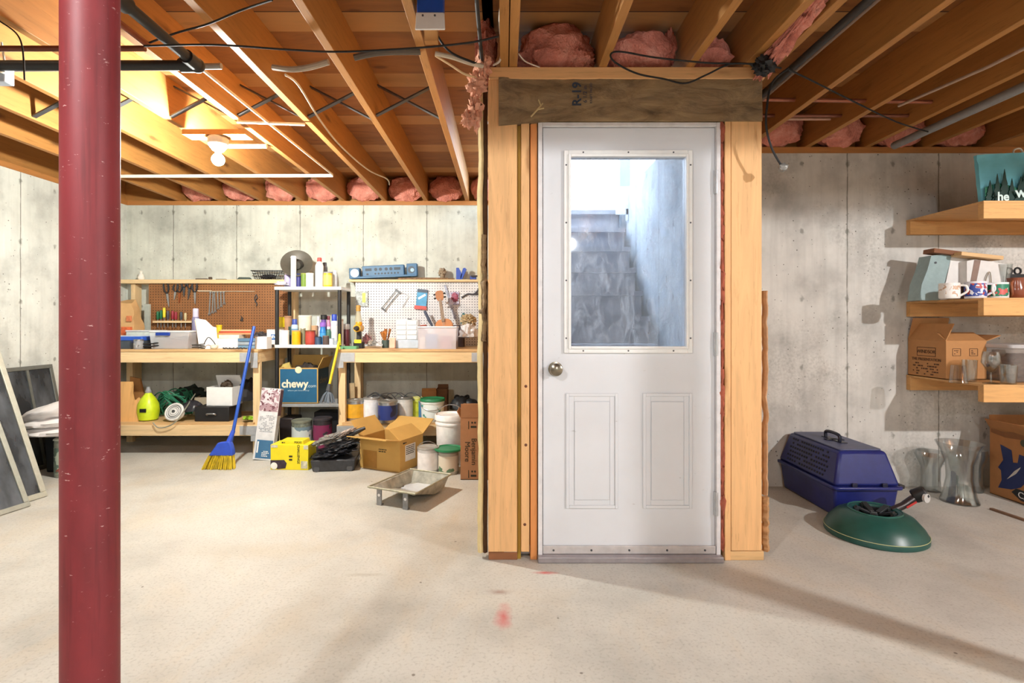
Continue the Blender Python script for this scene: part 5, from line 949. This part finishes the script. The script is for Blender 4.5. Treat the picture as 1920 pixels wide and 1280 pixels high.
t = T('film_container', 'dark container leaning right of the ukulele body', 'container', (X(854, 4.86)+.03, 4.92, BT)); P(t, 'body', B().rbox((0, 0, .10), (.10, .07, .20), .02), pl('#3b2b2c', .45, var=.5, scale=25), bev=.004)
One('red_box', B().box((0, 0, .10), (.07, .05, .2), (0, R(-6), 0)), pl('#b0503a', .5, var=.3), 'red and cream packet left of the ukulele body', 'packet', (X(794, 4.92), 4.93, BT+.003))
One('file_tool', B().tube([(0, 0, 0), (.045, 0, -.09), (.10, 0, -.19)], [.013, .015, .006], 10), pl('#4a5468', .5), 'slate handled tool slanting down from the pegboard behind the ukulele', 'tool', (X(796, 5.0), 5.0, Z(583, 5.0)))
t = T('trash_bag', 'clear plastic bag heaped in a bin at the right end of the right bench', 'bag', (X(878, 4.66), 4.68, BT)); P(t, 'bag', B().blob((0, 0, .10), (.085, .09, .115), .3, 3.5, 40, 24, seed=44, flat=0), clearplastic('#f0eef0', .7)); P(t, 'contents', B().blob((0, .01, .08), (.06, .06, .08), .5, 5, seed=45, flat=.01), pl('#b8b4b8', .6, var=.4))
One('paper_scraps', B().blob((0, 0, .03), (.06, .05, .045), .7, 5, 30, 20, seed=46), pl('#b9a27c', .7, var=.5, scale=30), 'crumpled tan scraps on top of the clear bag', 'scraps', (X(878, 4.7), 4.72, BT+.215))
# hung on the white pegboard
t = T('hacksaw', 'grey hacksaw frame hanging at a slant on the white pegboard', 'hacksaw', (X(733, PY), PY-.012, Z(563, PY)), rot=(0, R(39), 0))
P(t, 'frame', B().tube([(-.02, 0, -.105), (-.02, 0, .105)], .0035, 6).tube([(.014, 0, -.105), (.014, 0, .105)], .004, 6).box((0, 0, .11), (.06, .008, .02)).box((0, 0, -.11), (.05, .008, .016)), DSTEEL)
One('bent_bracket', B().tube([(0, 0, 0), (.07, 0, -.035), (.01, 0, -.14)], .003, 6), STEEL, 'thin bent rod hanging right of the hacksaw on the white pegboard', 'rod', (X(753, PY), PY-.008, Z(548, PY)))
t = T('blister_pack', 'clear and yellow green hardware card on the left of the white pegboard', 'packet', (X(679, PY), PY-.008, Z(560, PY))); P(t, 'card', B().box((0, 0, 0), (.115, .004, .145)), pl('#b9c0be', .5, var=.5, scale=50)); P(t, 'sticker', B().box((.02, -.003, .01), (.03, .004, .09)), pl('#cfdc62', .5))
t = T('blister_pack', 'blue and red packet hanging left of the ukulele on the white pegboard', 'packet', (X(791, PY), PY-.010, Z(562, PY)), rot=(0, R(5), 0)); P(t, 'packet', B().box((0, 0, .02), (.10, .008, .16)), pl('#4f9fcc', .45, var=.25, scale=12), bev=.003); P(t, 'dark_header', B().box((0, -.005, .085), (.095, .003, .03)), pl('#4a5566', .5)); P(t, 'red_strip', B().box((-.005, -.005, -.075), (.115, .006, .035)), pl('#d05a52', .5, var=.3, scale=40)); P(t, 'white_flash', B().box((0, -.005, .03), (.08, .003, .02), (0, R(-35), 0)), WHITE)
t = T('blister_pack', 'small pink and violet packet hanging right of the ukulele', 'packet', (X(852, PY), PY-.006, Z(559, PY))); P(t, 'card', B().box((0, 0, 0), (.09, .004, .12)), patch('#c9c3d6', '#8d86a8', 40, .55)); P(t, 'product', B().blob((.005, -.006, .01), (.03, .006, .04), .6, 5, seed=3), pl('#a8506a', .5, var=.5, scale=60))
t = One('folding_knife', B().prism([(-.04, .02), (.03, -.03), (.04, -.02), (.0, .02)], .012).prism([(.03, -.03), (.05, .02), (.045, -.02)], .008), DSTEEL, 'dark pliers shape hanging low in the middle of the white pegboard', 'pliers', (X(771, PY), PY-.014, Z(601, PY)))
One('caulk_tool', B().prism([(-.02, -.05), (.025, -.05), (.03, -.01), (.015, .05), (0, .055), (-.02, .01)], .02), TEAL, 'teal molded tool hanging low at the right of the white pegboard', 'tool', (X(868, PY), PY-.022, Z(597, PY)))
One('curved_arm', B().tube([(.03, 0, .17), (.10, 0, .17), (.13, 0, .14), (.11, 0, .06), (.06, 0, .0), (.0, 0, 0), (-.06, 0, -.035)], .008, 8, sm=5).tube([(.06, 0, 0), (.14, 0, 0)], .010, 8), pl('#4a4a50', .5), 'dark curved metal arm hooked over the right end of the white pegboard', 'bracket', (X(877, 5.08), 5.087, Z(551, 5.08)))
# on the right ledge
og = T('tool_organizer', 'long blue plastic tool holder with round holes on the right ledge', 'organizer', (X(720, 5.12), 5.125, LZ), rot=(0, R(-2.5), 0)); OB = pl('#2c6088', .45, var=.12)
og.location.z = LZ+.018; P(og, 'main_body', B().box((0, 0, .062), (.40, .06, .115)), OB, bev=.006); P(og, 'base', B().box((0, -.0, .012), (.64, .075, .02)), OB, bev=.003)
P(og, 'left_block', B().box((-.275, 0, .055), (.10, .07, .10)), OB, bev=.006); P(og, 'right_block', B().box((.275, 0, .065), (.10, .07, .12)), OB, bev=.006)
rr = B(); rr.lathe([(.026, 0), (.040, 0), (.040, .006), (.026, .006)], 24, (-.27, -.035, .055), (R(90), 0, 0)); P(og, 'ring', rr, pl('#c3d4e0', .4)); P(og, 'socket_hole', B().cyl((-.27, -.032, .055), (-.27, -.0385, .055), .018), BLACK)
P(og, 'socket_hole', B().cyl((.27, -.032, .065), (.27, -.0375, .065), .034), pl('#1f3242', .4)); P(og, 'inner_arc', B().cyl((.28, -.034, .062), (.28, -.0395, .062), .018), pl('#8fb4cc', .4))
hl = B()
for q in (-.07, -.025, .03, .075): hl.cyl((q, -.028, .083), (q, -.0318, .083), .015)
for i in range(8): hl.cyl((-.075+.031*i, -.028, .042), (-.075+.031*i, -.0318, .042), .009, n=10)
hl.box((-.14, -.0305, .083), (.06, .003, .024)).box((.135, -.0305, .083), (.06, .003, .024)).box((-.15, -.0305, .04), (.02, .003, .015)); P(og, 'holes', hl, pl('#12293a', .5))
One('rod_bundle', B().cyl((-.32, 0, .012), (.05, 0, .012), .010).cyl((-.1, .02, .010), (.22, .02, .010), .009).cyl((-.05, -.022, .010), (.16, -.022, .010), .009), pl('#8a6a48', .6, var=.5, scale=50), 'bundle of brown rods lying on the right ledge', 'rods', (X(808, 5.08), 5.12, LZ)) 
One('small_plant_pot', B().lathe([(.02, 0), (.026, .05), (.001, .05)], 16).blob((0, 0, .075), (.035, .03, .035), .6, 5, seed=9), pl('#9c8a72', .6, var=.5, scale=60), 'tan and red knick knack on the right ledge', 'ornament', (X(829, 5.1), 5.13, LZ))
t = T('spring_clamp', 'royal blue V shaped clamp on the right ledge', 'clamp', (X(864, 5.1), 5.12, LZ)); BC = pl('#2c4fb0', .4); P(t, 'jaw', B().prism([(-.045, 0), (.0, 0), (.012, .05), (-.02, .115), (-.045, .115)], .03, y0=-.015), BC); P(t, 'jaw', B().prism([(-.005, .02), (.01, .0), (.055, .10), (.04, .115), (.02, .11)], .03, y0=-.015), BC)
One('blue_clip', B().box((0, 0, .02), (.06, .03, .035)), pl('#3a52a8', .4), 'small blue clip at the far right of the ledge', 'clip', (X(889, 5.1)-.01, 5.12, LZ), bev=.004)

# ================================================================== FAR LEFT: WINDOW SCREENS, CUSHION, BOX
def screen(lab, p0, yaw, lean, w_, h_, bars=(), fr=pl('#b7b6a6', .45, .4), fw=.035, vb=()):
    t = T('window_screen', lab, 'window screen', p0, rot=(0, lean, yaw))     # local: frame lies in the YZ plane, y along the foot
    P(t, 'frame', B().box((0, w_/2, fw/2), (.02, w_, fw)).box((0, w_/2, h_-fw/2), (.02, w_, fw)).box((0, fw/2, h_/2), (.02, fw, h_-2*fw)).box((0, w_-fw/2, h_/2), (.02, fw, h_-2*fw)), fr, bev=.003)
    P(t, 'mesh', B().box((0, w_/2, h_/2), (.003, w_-2*fw, h_-2*fw)), screenmesh())
    for z in bars: P(t, 'cross_bar', B().box((0, w_/2, z), (.018, w_-2*fw, .022)), fr)
    for y in vb: P(t, 'side_bar', B().box((0, y, h_/2), (.018, .022, h_-2*fw)), fr)
    return t
screen('tall framed window screen leaning at the left edge in front of the others', (-3.10, 2.45, .001), R(-10.2), R(-22), .98, 1.45, vb=(.82,))
screen('smaller framed screen nested in front of the tall one at the left edge', (-3.0, 2.50, .001), R(-10.2), R(-24.5), .74, .80, fr=pl('#a4a598', .45, .4), fw=.03)
screen('dark grey window screen against the left wall behind the white cushion', (-3.50, 3.35, .001), R(0), R(-11), .95, .79, vb=(.72,), fr=pl('#6c6e68', .5, .3), fw=.03)
t = T('storage_tote', 'black plastic tote on the floor under the white cushion behind the red post', 'tote', (-3.27, 4.15, 0)); P(t, 'body', B().box((0, 0, .14), (.26, .38, .28), top=(1.06, 1.04)), pl('#17181a', .4, var=.3), bev=.01); P(t, 'rim', B().box((0, 0, .285), (.285, .405, .02)), BLACK, bev=.004)
cu = T('folded_cushion', 'folded white cushion lying on the black tote behind the red post', 'cushion', (-3.275, 3.97, .296))
for i, (z, a, s_) in enumerate(((.035, 0, 1), (.095, -3, .97), (.17, -14, .95))): P(cu, 'fold', B().blob((0, 0, z), (.25*s_, .26*s_, .045+.02*(i == 2)), .12, 2.2, 40, 20, seed=90+i, rot=(0, R(a), 0)), pl('#e4dfdc', .85, var=.06, bump=.2))
bottle('striped_can', 'tall striped tin beside the black tote behind the red post', 'can', 119, 3.87, 28, 820, 0, pl('#9aa090', .5, var=.5, scale=20), pl('#b9b9a8', .5), .9, .9, band=patch('#a9b3a0', '#5c6f62', 14, .5, '#8a4a3a'), caph=.05)
# ================================================================== RIGHT SIDE SHELVES
def wall_shelf(z, lab, bw=3.4):
    """z = top of the plywood"""
    t = T('wall_shelf', lab, 'shelf', (2.73, DR, z)); L_ = 3.2; dp = DR-3.035
    P(t, 'plywood', B().box((L_/2, -dp/2, -.006), (L_, dp, .012)), wood('shelf_ply', '#d0a066', '#7d4c24', 'x'))
    P(t, 'front_board', B().box((L_/2, -dp+.019, -.012-.0445), (L_, .038, .089)), shelfwood('x'), bev=.002)
    P(t, 'wall_board', B().box((L_/2, -.019, -.012-.0445), (L_, .038, .089)), shelfwood('x'), bev=.002)
    P(t, 'cross_board', B().box((1.1, -dp/2, -.012-.0445), (.038, dp-.078, .089)), shelfwood('y'))
    P(t, 'cross_board', B().box((2.4, -dp/2, -.012-.0445), (.038, dp-.078, .089)), shelfwood('y')); return t
Z_1 = Z(376, 3.035); Z_2 = Z(558, 3.035); Z_3 = Z(721, 3.035)
wall_shelf(Z_1, 'top wooden wall shelf at the right edge holding the teal bag'); wall_shelf(Z_2, 'middle wooden wall shelf at the right edge holding the mugs'); wall_shelf(Z_3, 'lowest wooden wall shelf at the right edge holding the carton and glasses')
# teal bag
t = T('tote_bag', 'teal shopping bag with dark pine trees and the letters he wi on the top shelf', 'bag', (X(1838, 3.09), 3.11, Z_1), R(0)); w_, h_ = .62, .30
vs = []; fs = []; nx, nz = 24, 10
for s_ in (0, 1):
    for j in range(nz+1):
        for i in range(nx+1):
            u, v = i/nx, j/nz; x = .02*(1-v)*0+u*w_+(.03*(1-v) if i < 3 else 0)-.012; bz = h_*(.93+.10*u)*v; dpt = .045*math.sin(math.pi*u)**.5*(1-v*.75)+.012
            vs.append((x, (-1 if s_ == 0 else 1)*dpt+.012*noise.noise(Vector((u*7, v*6, s_)))*v, bz))
K = (nx+1)*(nz+1)
for j in range(nz):
    for i in range(nx): a = j*(nx+1)+i; fs += [(a, a+1, a+nx+2, a+nx+1), (K+a, K+a+nx+1, K+a+nx+2, K+a+1)]
for j in range(nz):
    a = j*(nx+1); fs.append((a, a+nx+1, K+a+nx+1, K+a)); a += nx; fs.append((a, K+a, K+a+nx+1, a+nx+1))
P(t, 'bag', B().add(vs, fs), pl('#74c6d8', .6, var=.2, scale=6, bump=.4))
def pine(x, z0, h, w_):
    p = [(x-w_*.1, z0)]
    for k in range(5): f = k/5; p += [(x-w_*(1-f)*.5, z0+h*(f*.9)), (x-w_*(1-f)*.28, z0+h*(f*.9+.15))]
    p.append((x, z0+h)); q = [(2*x-a, b) for a, b in reversed(p[:-1])]; return p+q
def fronty(x): u = min(max((x+.012)/w_, .01), .99); return -.045*math.sin(math.pi*u)**.5
TG = pl('#0c332b', .6)
gr = B()
for (x, h, ww) in ((.035, .125, .07), (.068, .16, .07), (.106, .185, .085), (.143, .13, .07), (.19, .14, .09), (.235, .235, .17), (.33, .17, .08), (.40, .22, .10), (.48, .15, .08)): 
    gr.prism(pine(x, 0, h, ww), .003, y0=fronty(x)*1.03-.026+.004*random.random())
P(t, 'pine_tree_print', gr, TG)
gb = B()
for i in range(12):
    a, c = .012+i*.045, .012+(i+1)*.045; gb.prism([(a, .002), (c, .002), (c, .085+.02*math.sin(i+1)), (a, .085+.02*math.sin(i))], .002, y0=(fronty(a)+fronty(c))/2*1.03-.017)
P(t, 'green_print', gb, pl('#1c6b4e', .6))
text(t, 'he', .068, pl('#c9dcd8', .6), (.082, -.075, .022), UP, bold=.002); text(t, 'wi', .085, pl('#c9dcd8', .6), (.185, -.082, .045), (R(90), R(-4), 0), bold=.002)
P(t, 'handle', B().tube([(.21, 0, h_*.94), (.215, 0, h_+.012), (.25, 0, h_+.02), (.27, 0, h_*.97)], .005, 6, sm=4), pl('#d8d2c4', .6))
# middle shelf
t = T('gift_bag', 'white gift bag with a grey green side lying at the left of the middle shelf', 'bag', (X(1708, 3.42), 3.40, Z_2))
P(t, 'side_panel', B().prism([(0, 0), (.13, 0), (.205, .29), (.075, .28), (.05, .19), (.015, .10)], .10, y0=-.05), pl('#93a8a8', .6, var=.12))
P(t, 'front_panel', B().prism([(.13, .0), (.40, .0), (.47, .25), (.205, .285), (.17, .12)], .09, y0=-.048), pl('#e6e3df', .6, var=.05)); P(t, 'handle_cord', B().tube([(.25, -.054, .03), (.26, -.062, .12), (.29, -.062, .19), (.30, -.06, .15), (.28, -.056, .08)], .003, 6, sm=4), pl('#9a8f7c', .6)); P(t, 'grommet', B().cyl((.10, -.051, .235), (.10, -.054, .235), .007), DGREY)
t = T('gift_bag', 'second white bag leaning behind the patterned mugs on the middle shelf', 'bag', (X(1800, 3.35), 3.30, Z_2)); P(t, 'panel', B().prism([(0, 0), (.22, 0), (.25, .22), (.05, .25), (.0, .24)], .06), pl('#dfdcd8', .6, var=.08)); P(t, 'dark_stripe', B().prism([(.0, .0), (.035, 0), (.085, .245), (.045, .248)], .001, y0=-.0015), pl('#8d7468', .6)); P(t, 'handle_cord', B().tube([(.10, -.004, .04), (.11, -.01, .13), (.135, -.01, .17), (.145, -.008, .06)], .003, 6, sm=4), pl('#9a8f7c', .6))
One('wood_tray', B().box((0, 0, 0), (.17, .09, .028), (0, R(7), 0)), wood('dark_tray', '#7c4e30', '#3c2212', 'x'), 'dark brown wooden slat lying across the tops of the white bags', 'board', (X(1760, 3.36)+.02, 3.36, Z_2+.298), bev=.003)
One('wood_tray', B().box((0, 0, 0), (.26, .08, .024), (0, R(6), 0)), wood('pale_tray', '#dbb482', '#8a6238', 'x'), 'pale wooden slat beside the dark one across the white bags', 'board', (X(1822, 3.32)+.015, 3.30, Z_2+.268), bev=.003)
def mug(lab, px, d, w, top, body, deco, side=-1, hmat=None):
    r = w*d/2000; h = Z(top, d)-Z_2; t = T('mug', lab, 'mug', (X(px, d), d, Z_2)); P(t, 'cup', B().lathe([(r*.95, 0), (r, .004), (r, h), (r*.92, h), (r*.9, .01), (.001, .01)], 28), body)
    if deco: P(t, 'printed_band', B().lathe([(r*1.01, h*.12), (r*1.01, h*.88)], 28), deco)
    a = R(-35) if side > 0 else R(215)
    P(t, 'handle', B().tube([(r*.95*math.cos(a)*1, r*.95*math.sin(a), h*.85), (r*1.5*math.cos(a), r*1.5*math.sin(a), h*.8), (r*1.6*math.cos(a), r*1.6*math.sin(a), h*.45), (r*.95*math.cos(a), r*.95*math.sin(a), h*.18)], .006, 8, sm=5), hmat or body); return t
mug('white mug with faint tan print at the left of the mug row', 1780, 3.14, 32, 531, pl('#ece8e2', .35), patch('#ece8e2', '#c9a68a', 38, .58), 1)
mug('dark brown mug with a cream handle second in the mug row', 1804, 3.20, 16, 534, pl('#4a3228', .35), None, 1, CREAM)
mug('mug with blue, white and red pattern in the middle of the row', 1829, 3.12, 33, 528, pl('#e4e2e8', .35), patch('#e6e4ea', '#34499a', 30, .47, '#b8433f'), 1)
mug('green mug with a white rim and handle near the shelf end', 1869, 3.12, 34, 530, pl('#e9ece8', .35), patch('#1f7a5c', '#e6dfd8', 24, .66, '#c9554e'), -1)
t = T('pitcher', 'brown glazed pitcher at the right edge of the middle shelf', 'pitcher', (X(1908, 3.12), 3.13, Z_2)); P(t, 'body', B().lathe([(.04, 0), (.05, .02), (.052, .06), (.04, .10), (.045, .12), (.04, .12), (.001, .11)], 28), pl('#84462e', .2)); P(t, 'handle', B().tube([(-.04, -.02, .10), (-.065, -.04, .08), (-.06, -.04, .03), (-.045, -.02, .015)], .007, 8, sm=4), pl('#9c5a3c', .2))
GL = glass((.9, .92, .92, 1), 0, .16)
t = T('glass_vase', 'flared clear glass vase behind the green mug on the middle shelf', 'vase', (X(1885, 3.3), 3.32, Z_2)); P(t, 'glass', B().lathe([(.03, 0), (.035, .02), (.035, .12), (.05, .22), (.047, .22), (.032, .12), (.031, .02), (.001, .02)], 28), GL)
t = T('glass_vase', 'narrow clear glass behind the blue patterned mug', 'vase', (X(1853, 3.3), 3.34, Z_2)); P(t, 'glass', B().lathe([(.025, 0), (.03, .02), (.04, .10), (.03, .2), (.028, .2), (.037, .10), (.001, .02)], 28), GL)
One('cable_coil', B().tube([(.045*math.cos(a)*(1+.2*math.sin(2*a)), .02*math.sin(a*.7), .16+.05*math.sin(a)) for a in [i*.4 for i in range(30)]]+[(0, 0, 0)], .005, 6), CORD, 'black wire coil standing left of the flared glass vase', 'cable', (X(1868, 3.3), 3.42, Z_2+.005))
One('sunglasses', B().tube([(.02*math.cos(a), 0, .02*math.sin(a)) for a in [i*math.pi/8 for i in range(16)]], .006, 6, True).tube([(.055+.02*math.cos(a), 0, .02*math.sin(a)) for a in [i*math.pi/8 for i in range(16)]], .006, 6, True).box((.03, 0, -.10), (.10, .04, .16)), BLACK, 'black beaded item behind the brown pitcher at the right edge', 'ornament', (X(1900, 3.3), 3.33, Z_2+.18))
# lowest shelf
cx, cy = X(1755, 3.12), 3.38
t = carton('carton', 'brown cardboard carton with printed boxes on the lowest wall shelf', 'box', (2.735+.125, 3.455, Z_3), (.25, .31, .24), 0, pl('#b98552', .8, var=.06), flaps=(('l', -28, .12), ('r', 70, .10), ('b', -15, .15), ('f', -60, .10)), th=.005)
BI = pl('#5a3a22', .7); LX = (R(90), 0, R(-90)); lx = -.1258
b = B(); w2, h2, z0_ = .15, .055, .165
for (yy, zz, sy_, sz_) in ((0, z0_+h2/2, w2, .004), (0, z0_-h2/2, w2, .004), (-w2/2, z0_, .004, h2), (w2/2, z0_, .004, h2)): b.box((lx, yy, zz), (.001, sy_, sz_))
P(t, 'box_print', b, BI); text(t, 'WINDSOR', .032, BI, (lx-.001, 0, z0_), LX); text(t, 'THE PRESENTATION', .026, BI, (lx-.001, 0, .115), LX); scribble(t, lx-.0008, 0, .055, .22, .085, 5, BI, LX, seed=12, dense=.6)
b = B()
for x_ in (-.06, .045):
    for (xx, zz, sx_, sz_) in ((0, .022, .05, .003), (0, -.022, .05, .003), (-.025, 0, .003, .044), (.025, 0, .003, .044)): b.box((x_+xx, -.1558, .17+zz), (sx_, .001, sz_))
P(t, 'box_print', b, BI); scribble(t, -.06, -.1562, .17, .03, .03, 3, BI, seed=4); scribble(t, .045, -.1562, .17, .03, .03, 3, BI, seed=5)
for px_, d_, lab_ in ((1797, 3.13, 'upturned clear tumbler in front of the printed carton'), (1818, 3.2, 'clear glass between the upturned tumbler and the stemmed glass')):
    t = T('drinking_glass', lab_, 'glass', (X(px_, d_), d_, Z_3)); P(t, 'glass', B().lathe([(.046, 0), (.044, .004), (.036, .10), (.033, .104), (.001, .104)] if px_ < 1800 else [(.03, 0), (.034, .004), (.038, .13), (.036, .13), (.03, .008), (.001, .008)], 28), GL)
t2 = T('drinking_glass', 'upturned clear tumbler in front of the carton on the lowest shelf', 'glass', (X(1795, 3.12)+.012, 3.0605, Z_3)) if False else None
def wineglass(lab, px, d, w, top, z, cat='wine glass'):
    r = w*d/2000; h = Z(top, d)-z; t = T('wine_glass', lab, cat, (X(px, d), d, z)); P(t, 'glass', B().lathe([(r*.85, 0), (r*.8, .003), (.006, .008), (.004, h*.35), (r*.5, h*.42), (r*.98, h*.66), (r*.9, h*.88), (r*.8, h), (r*.77, h), (r*.87, h*.88), (r*.94, h*.66), (r*.45, h*.45), (.001, h*.40)], 28), GL); return t
wineglass('stemmed wine glass right of the carton on the lowest shelf', 1858, 3.10, 30, 659, Z_3)
t = T('drinking_glass', 'small clear tumbler in front of the clear bin', 'glass', (X(1886, 3.09), 3.075, Z_3)); P(t, 'glass', B().lathe([(.034, 0), (.036, .003), (.042, .11), (.039, .11), (.033, .008), (.001, .008)], 28), GL)
t = T('storage_bin', 'clear lidded bin at the right edge of the lowest wall shelf', 'bin', (X(1940, 3.2), 3.27, Z_3)); P(t, 'body', B().rbox((.02, 0, .10), (.42, .25, .20), .03), clearplastic('#9b8e86', .45), bev=.006); P(t, 'lid', B().rbox((.02, 0, .212), (.45, .28, .024), .03), clearplastic('#c9c6c6', .75), bev=.004); P(t, 'inner_shadowed_cloth', B().blob((.02, 0, .09), (.18, .10, .075), .3, 3, seed=5), pl('#4a3f3a', .8, var=.4), 'dark bundle inside the bin')  # bundle in the bin has a dark brown colour of its own
wineglass('second stemmed glass left of the clear bin, half behind the first', 1872, 3.35, 24, 655, Z_3)
# ================================================================== RIGHT FLOOR
# pet carrier: local x across, y along (near end = -y)
pcx, pcL = (1.86+2.235)/2, .62
t = T('pet_carrier', 'navy blue plastic pet carrier with a folding handle by the right wall', 'pet carrier', (2.055, 3.03+pcL/2-.02, 0), R(0)); NB = pl('#20286c', .35, var=.15); NB2 = pl('#1d2352', .4, var=.2)
hb1, hr, ht = .0, .172, .375
P(t, 'lower_tub', B().box((0, 0, hr/2), (.335, pcL-.06, hr), top=(1.1, 1.07)), NB, bev=.015); P(t, 'rim', B().rbox((0, 0, hr+.004), (.40, pcL+.03, .018), .03), NB, bev=.005)
P(t, 'upper_shell', B().box((0, 0, (hr+.012+ht)/2), (.375, pcL, ht-hr-.012), top=(.72, .86)), NB, bev=.018); P(t, 'top_panel', B().rbox((0, 0, ht+.003), (.25, pcL*.80, .008), .02), pl('#4c5272', .45, var=.15), bev=.003)
vn = B()
ta = math.atan2((.375*(1-.72)/2), ht-hr-.012)
for i in range(16):
    for j in range(6):
        z = hr+.045+j*.026; f = (z-hr-.012)/(ht-hr-.012); x = -.1875*(1-.28*f)-.0006; y = (-.21+i*.028)*(1-.14*f)+(.014 if j % 2 else 0)*1
        if (i*7+j*3) % 11 != 0: vn.box((x, y, z), (.003, .014, .012), (0, ta, 0))
P(t, 'vent_holes', vn, pl('#0c0e1c', .6))['kind'] = 'stuff'
P(t, 'handle', B().tube([(-.01, -.07, ht+.012), (-.01, -.06, ht+.05), (-.01, .06, ht+.05), (-.01, .07, ht+.012)], .010, 8, sm=4).box((0, 0, ht+.008), (.11, .03, .008)).box((0, 0, ht+.008), (.04, .20, .008)), pl('#1a1d2e', .4))
for x in (-.08, .09): P(t, 'latch', B().box((x, -pcL/2-.006, hr+.02), (.03, .012, .028)), pl('#141836', .4), bev=.003)
P(t, 'side_latch', B().box((.205, -pcL/2+.04, hr+.006), (.03, .05, .02)), BLACK, bev=.003)
# tree stand
t = T('tree_stand', 'dark green domed plastic tree stand with a foot pedal on the right floor', 'tree stand', (X(1640, 2.80), 2.80, 0)); GS = pl('#1f4f47', .35, var=.12)
P(t, 'dome', B().lathe([(.225, 0), (.232, .006), (.232, .028), (.228, .034), (.215, .06), (.175, .105), (.13, .128), (.112, .132), (.10, .128), (.094, .10), (.09, .03), (.001, .03)], 56), GS)
P(t, 'gold_line', B().tube([(.2315*math.cos(a), .2315*math.sin(a), .031) for a in [i*math.pi/30 for i in range(60)]], .0018, 5, True), pl('#b9bd8c', .4)); P(t, 'lip', B().tube([(.121*math.cos(a), .121*math.sin(a), .131) for a in [i*math.pi/24 for i in range(48)]], .004, 6, True), pl('#2d6257', .35))
for k in range(5):
    a = k*1.2566+.3; P(t, 'clamp_claw', B().box((.055*math.cos(a), .055*math.sin(a), .125), (.07, .028, .012), (0, R(-24), a)).box((.085*math.cos(a), .085*math.sin(a), .11), (.02, .034, .05), (0, 0, a)), pl('#23282a', .4), bev=.002)
P(t, 'cup', B().lathe([(.088, .05), (.088, .12), (.08, .12), (.078, .055), (.001, .055)], 28), BLACK)
P(t, 'pedal_arm', B().tube([(.10, .02, .115), (.17, .03, .14), (.235, .04, .175)], [.02, .018, .02], 10), pl('#2a1f20', .4)); P(t, 'pedal', B().lathe([(.03, -.03), (.036, -.02), (.036, .03), (.028, .04), (.001, .04)], 20, (.262, .04, .195), (0, R(60), R(-30))), BLACK, bev=.003); P(t, 'pedal_face', B().cyl((.268, .005, .19), (.272, -.006, .1905), .024), pl('#d4d4d2', .3, .3)); P(t, 'red_stripe', B().box((.20, .008, .152), (.06, .004, .01), (0, R(-30), 0)), RED)
# glass vases on the floor
def vase(lab, px, d, w, top, prof, rz=0):
    r = w*d/2000; h = Z(top, d); t = T('glass_vase', lab, 'vase', (X(px, d), d, 0), rz); P(t, 'glass', B().lathe([(r*a, h*z) for a, z in prof]+[(r*a*.94, max(h*z, .012)) for a, z in reversed(prof)]+[(.001, .012)], 40), GL); return t
H1 = [(.80, 0), (.82, .02), (.70, .12), (.55, .40), (.58, .65), (.82, .88), (1.0, 1.0)]
vase('tall clear glass vase with flared rim, in the middle on the right floor', 1799, 3.31, 74, 829, H1); vase('clear glass vase left behind the tall one near the right wall', 1745, 3.53, 50, 845, [(.62, 0), (.66, .02), (.6, .3), (.62, .6), (1.0, .9), (.9, 1.0)]); vase('smoky clear glass vase between the tall one and the blue printed box', 1827, 3.51, 42, 842, [(.6, 0), (.64, .02), (.6, .3), (.65, .6), (1.0, .88), (.95, 1.0)])
# blue printed carton on the floor at the right edge
t = carton('carton', 'brown carton with a dark blue logo on the floor at the right edge', 'box', (3.40, 3.27, 0), (.46, .42, .43), 0, pl('#ae7746', .8, var=.07), flaps=(('l', 35, .07), ('f', -20, .05), ('b', 10, .08)))
NVY = pl('#1c2a5e', .5); MX = Matrix.Rotation(R(-90), 4, 'Z'); fx = -.2322
P(t, 'blue_print', B().prism([(-.135, .335), (-.06, .315), (-.05, .24), (-.02, .245), (-.01, .30), (.12, .29), (.15, .20), (.05, .16), (.0, .10), (-.06, .07), (-.15, .055), (-.125, .11), (-.13, .17), (-.15, .185), (-.115, .24)], .001, MX, fx), NVY)
P(t, 'white_streak', B().prism([(-.09, .125), (-.04, .19), (.0, .225), (-.005, .212), (-.03, .175)], .0006, MX, fx-.0006), pl('#d8cfc4', .6)); P(t, 'green_dot', B().lathe([(.001, 0), (.022, 0), (.022, .001), (.001, .001)], 20, (fx, -.02, .375), (0, R(-90), 0)), pl('#4c4a32', .6))
P(t, 'black_print', B().prism([(-.06, .055), (.0, .02), (.15, .01), (.15, .08), (-.03, .085)], .0012, MX, fx), BLACK); text(t, 'CA', .055, WHITE, (fx-.001, -.02, .05), (R(90), R(6), R(-90)))
P(t, 'torn_tape', B().prism([(-.20, .425), (-.12, .42), (-.05, .428), (.05, .42), (.05, .395), (-.1, .385), (-.2, .40)], .0012, MX, fx), pl('#8a5a34', .8))
One('wood_lath', B().box((0, 0, .006), (.62, .020, .012)), pl('#7c5d46', .7), 'thin brown lath lying on the floor in front of the blue printed carton', 'lath', (2.93, 2.86, 0), R(-83))  # narrow brown box laid along a thin line on the floor
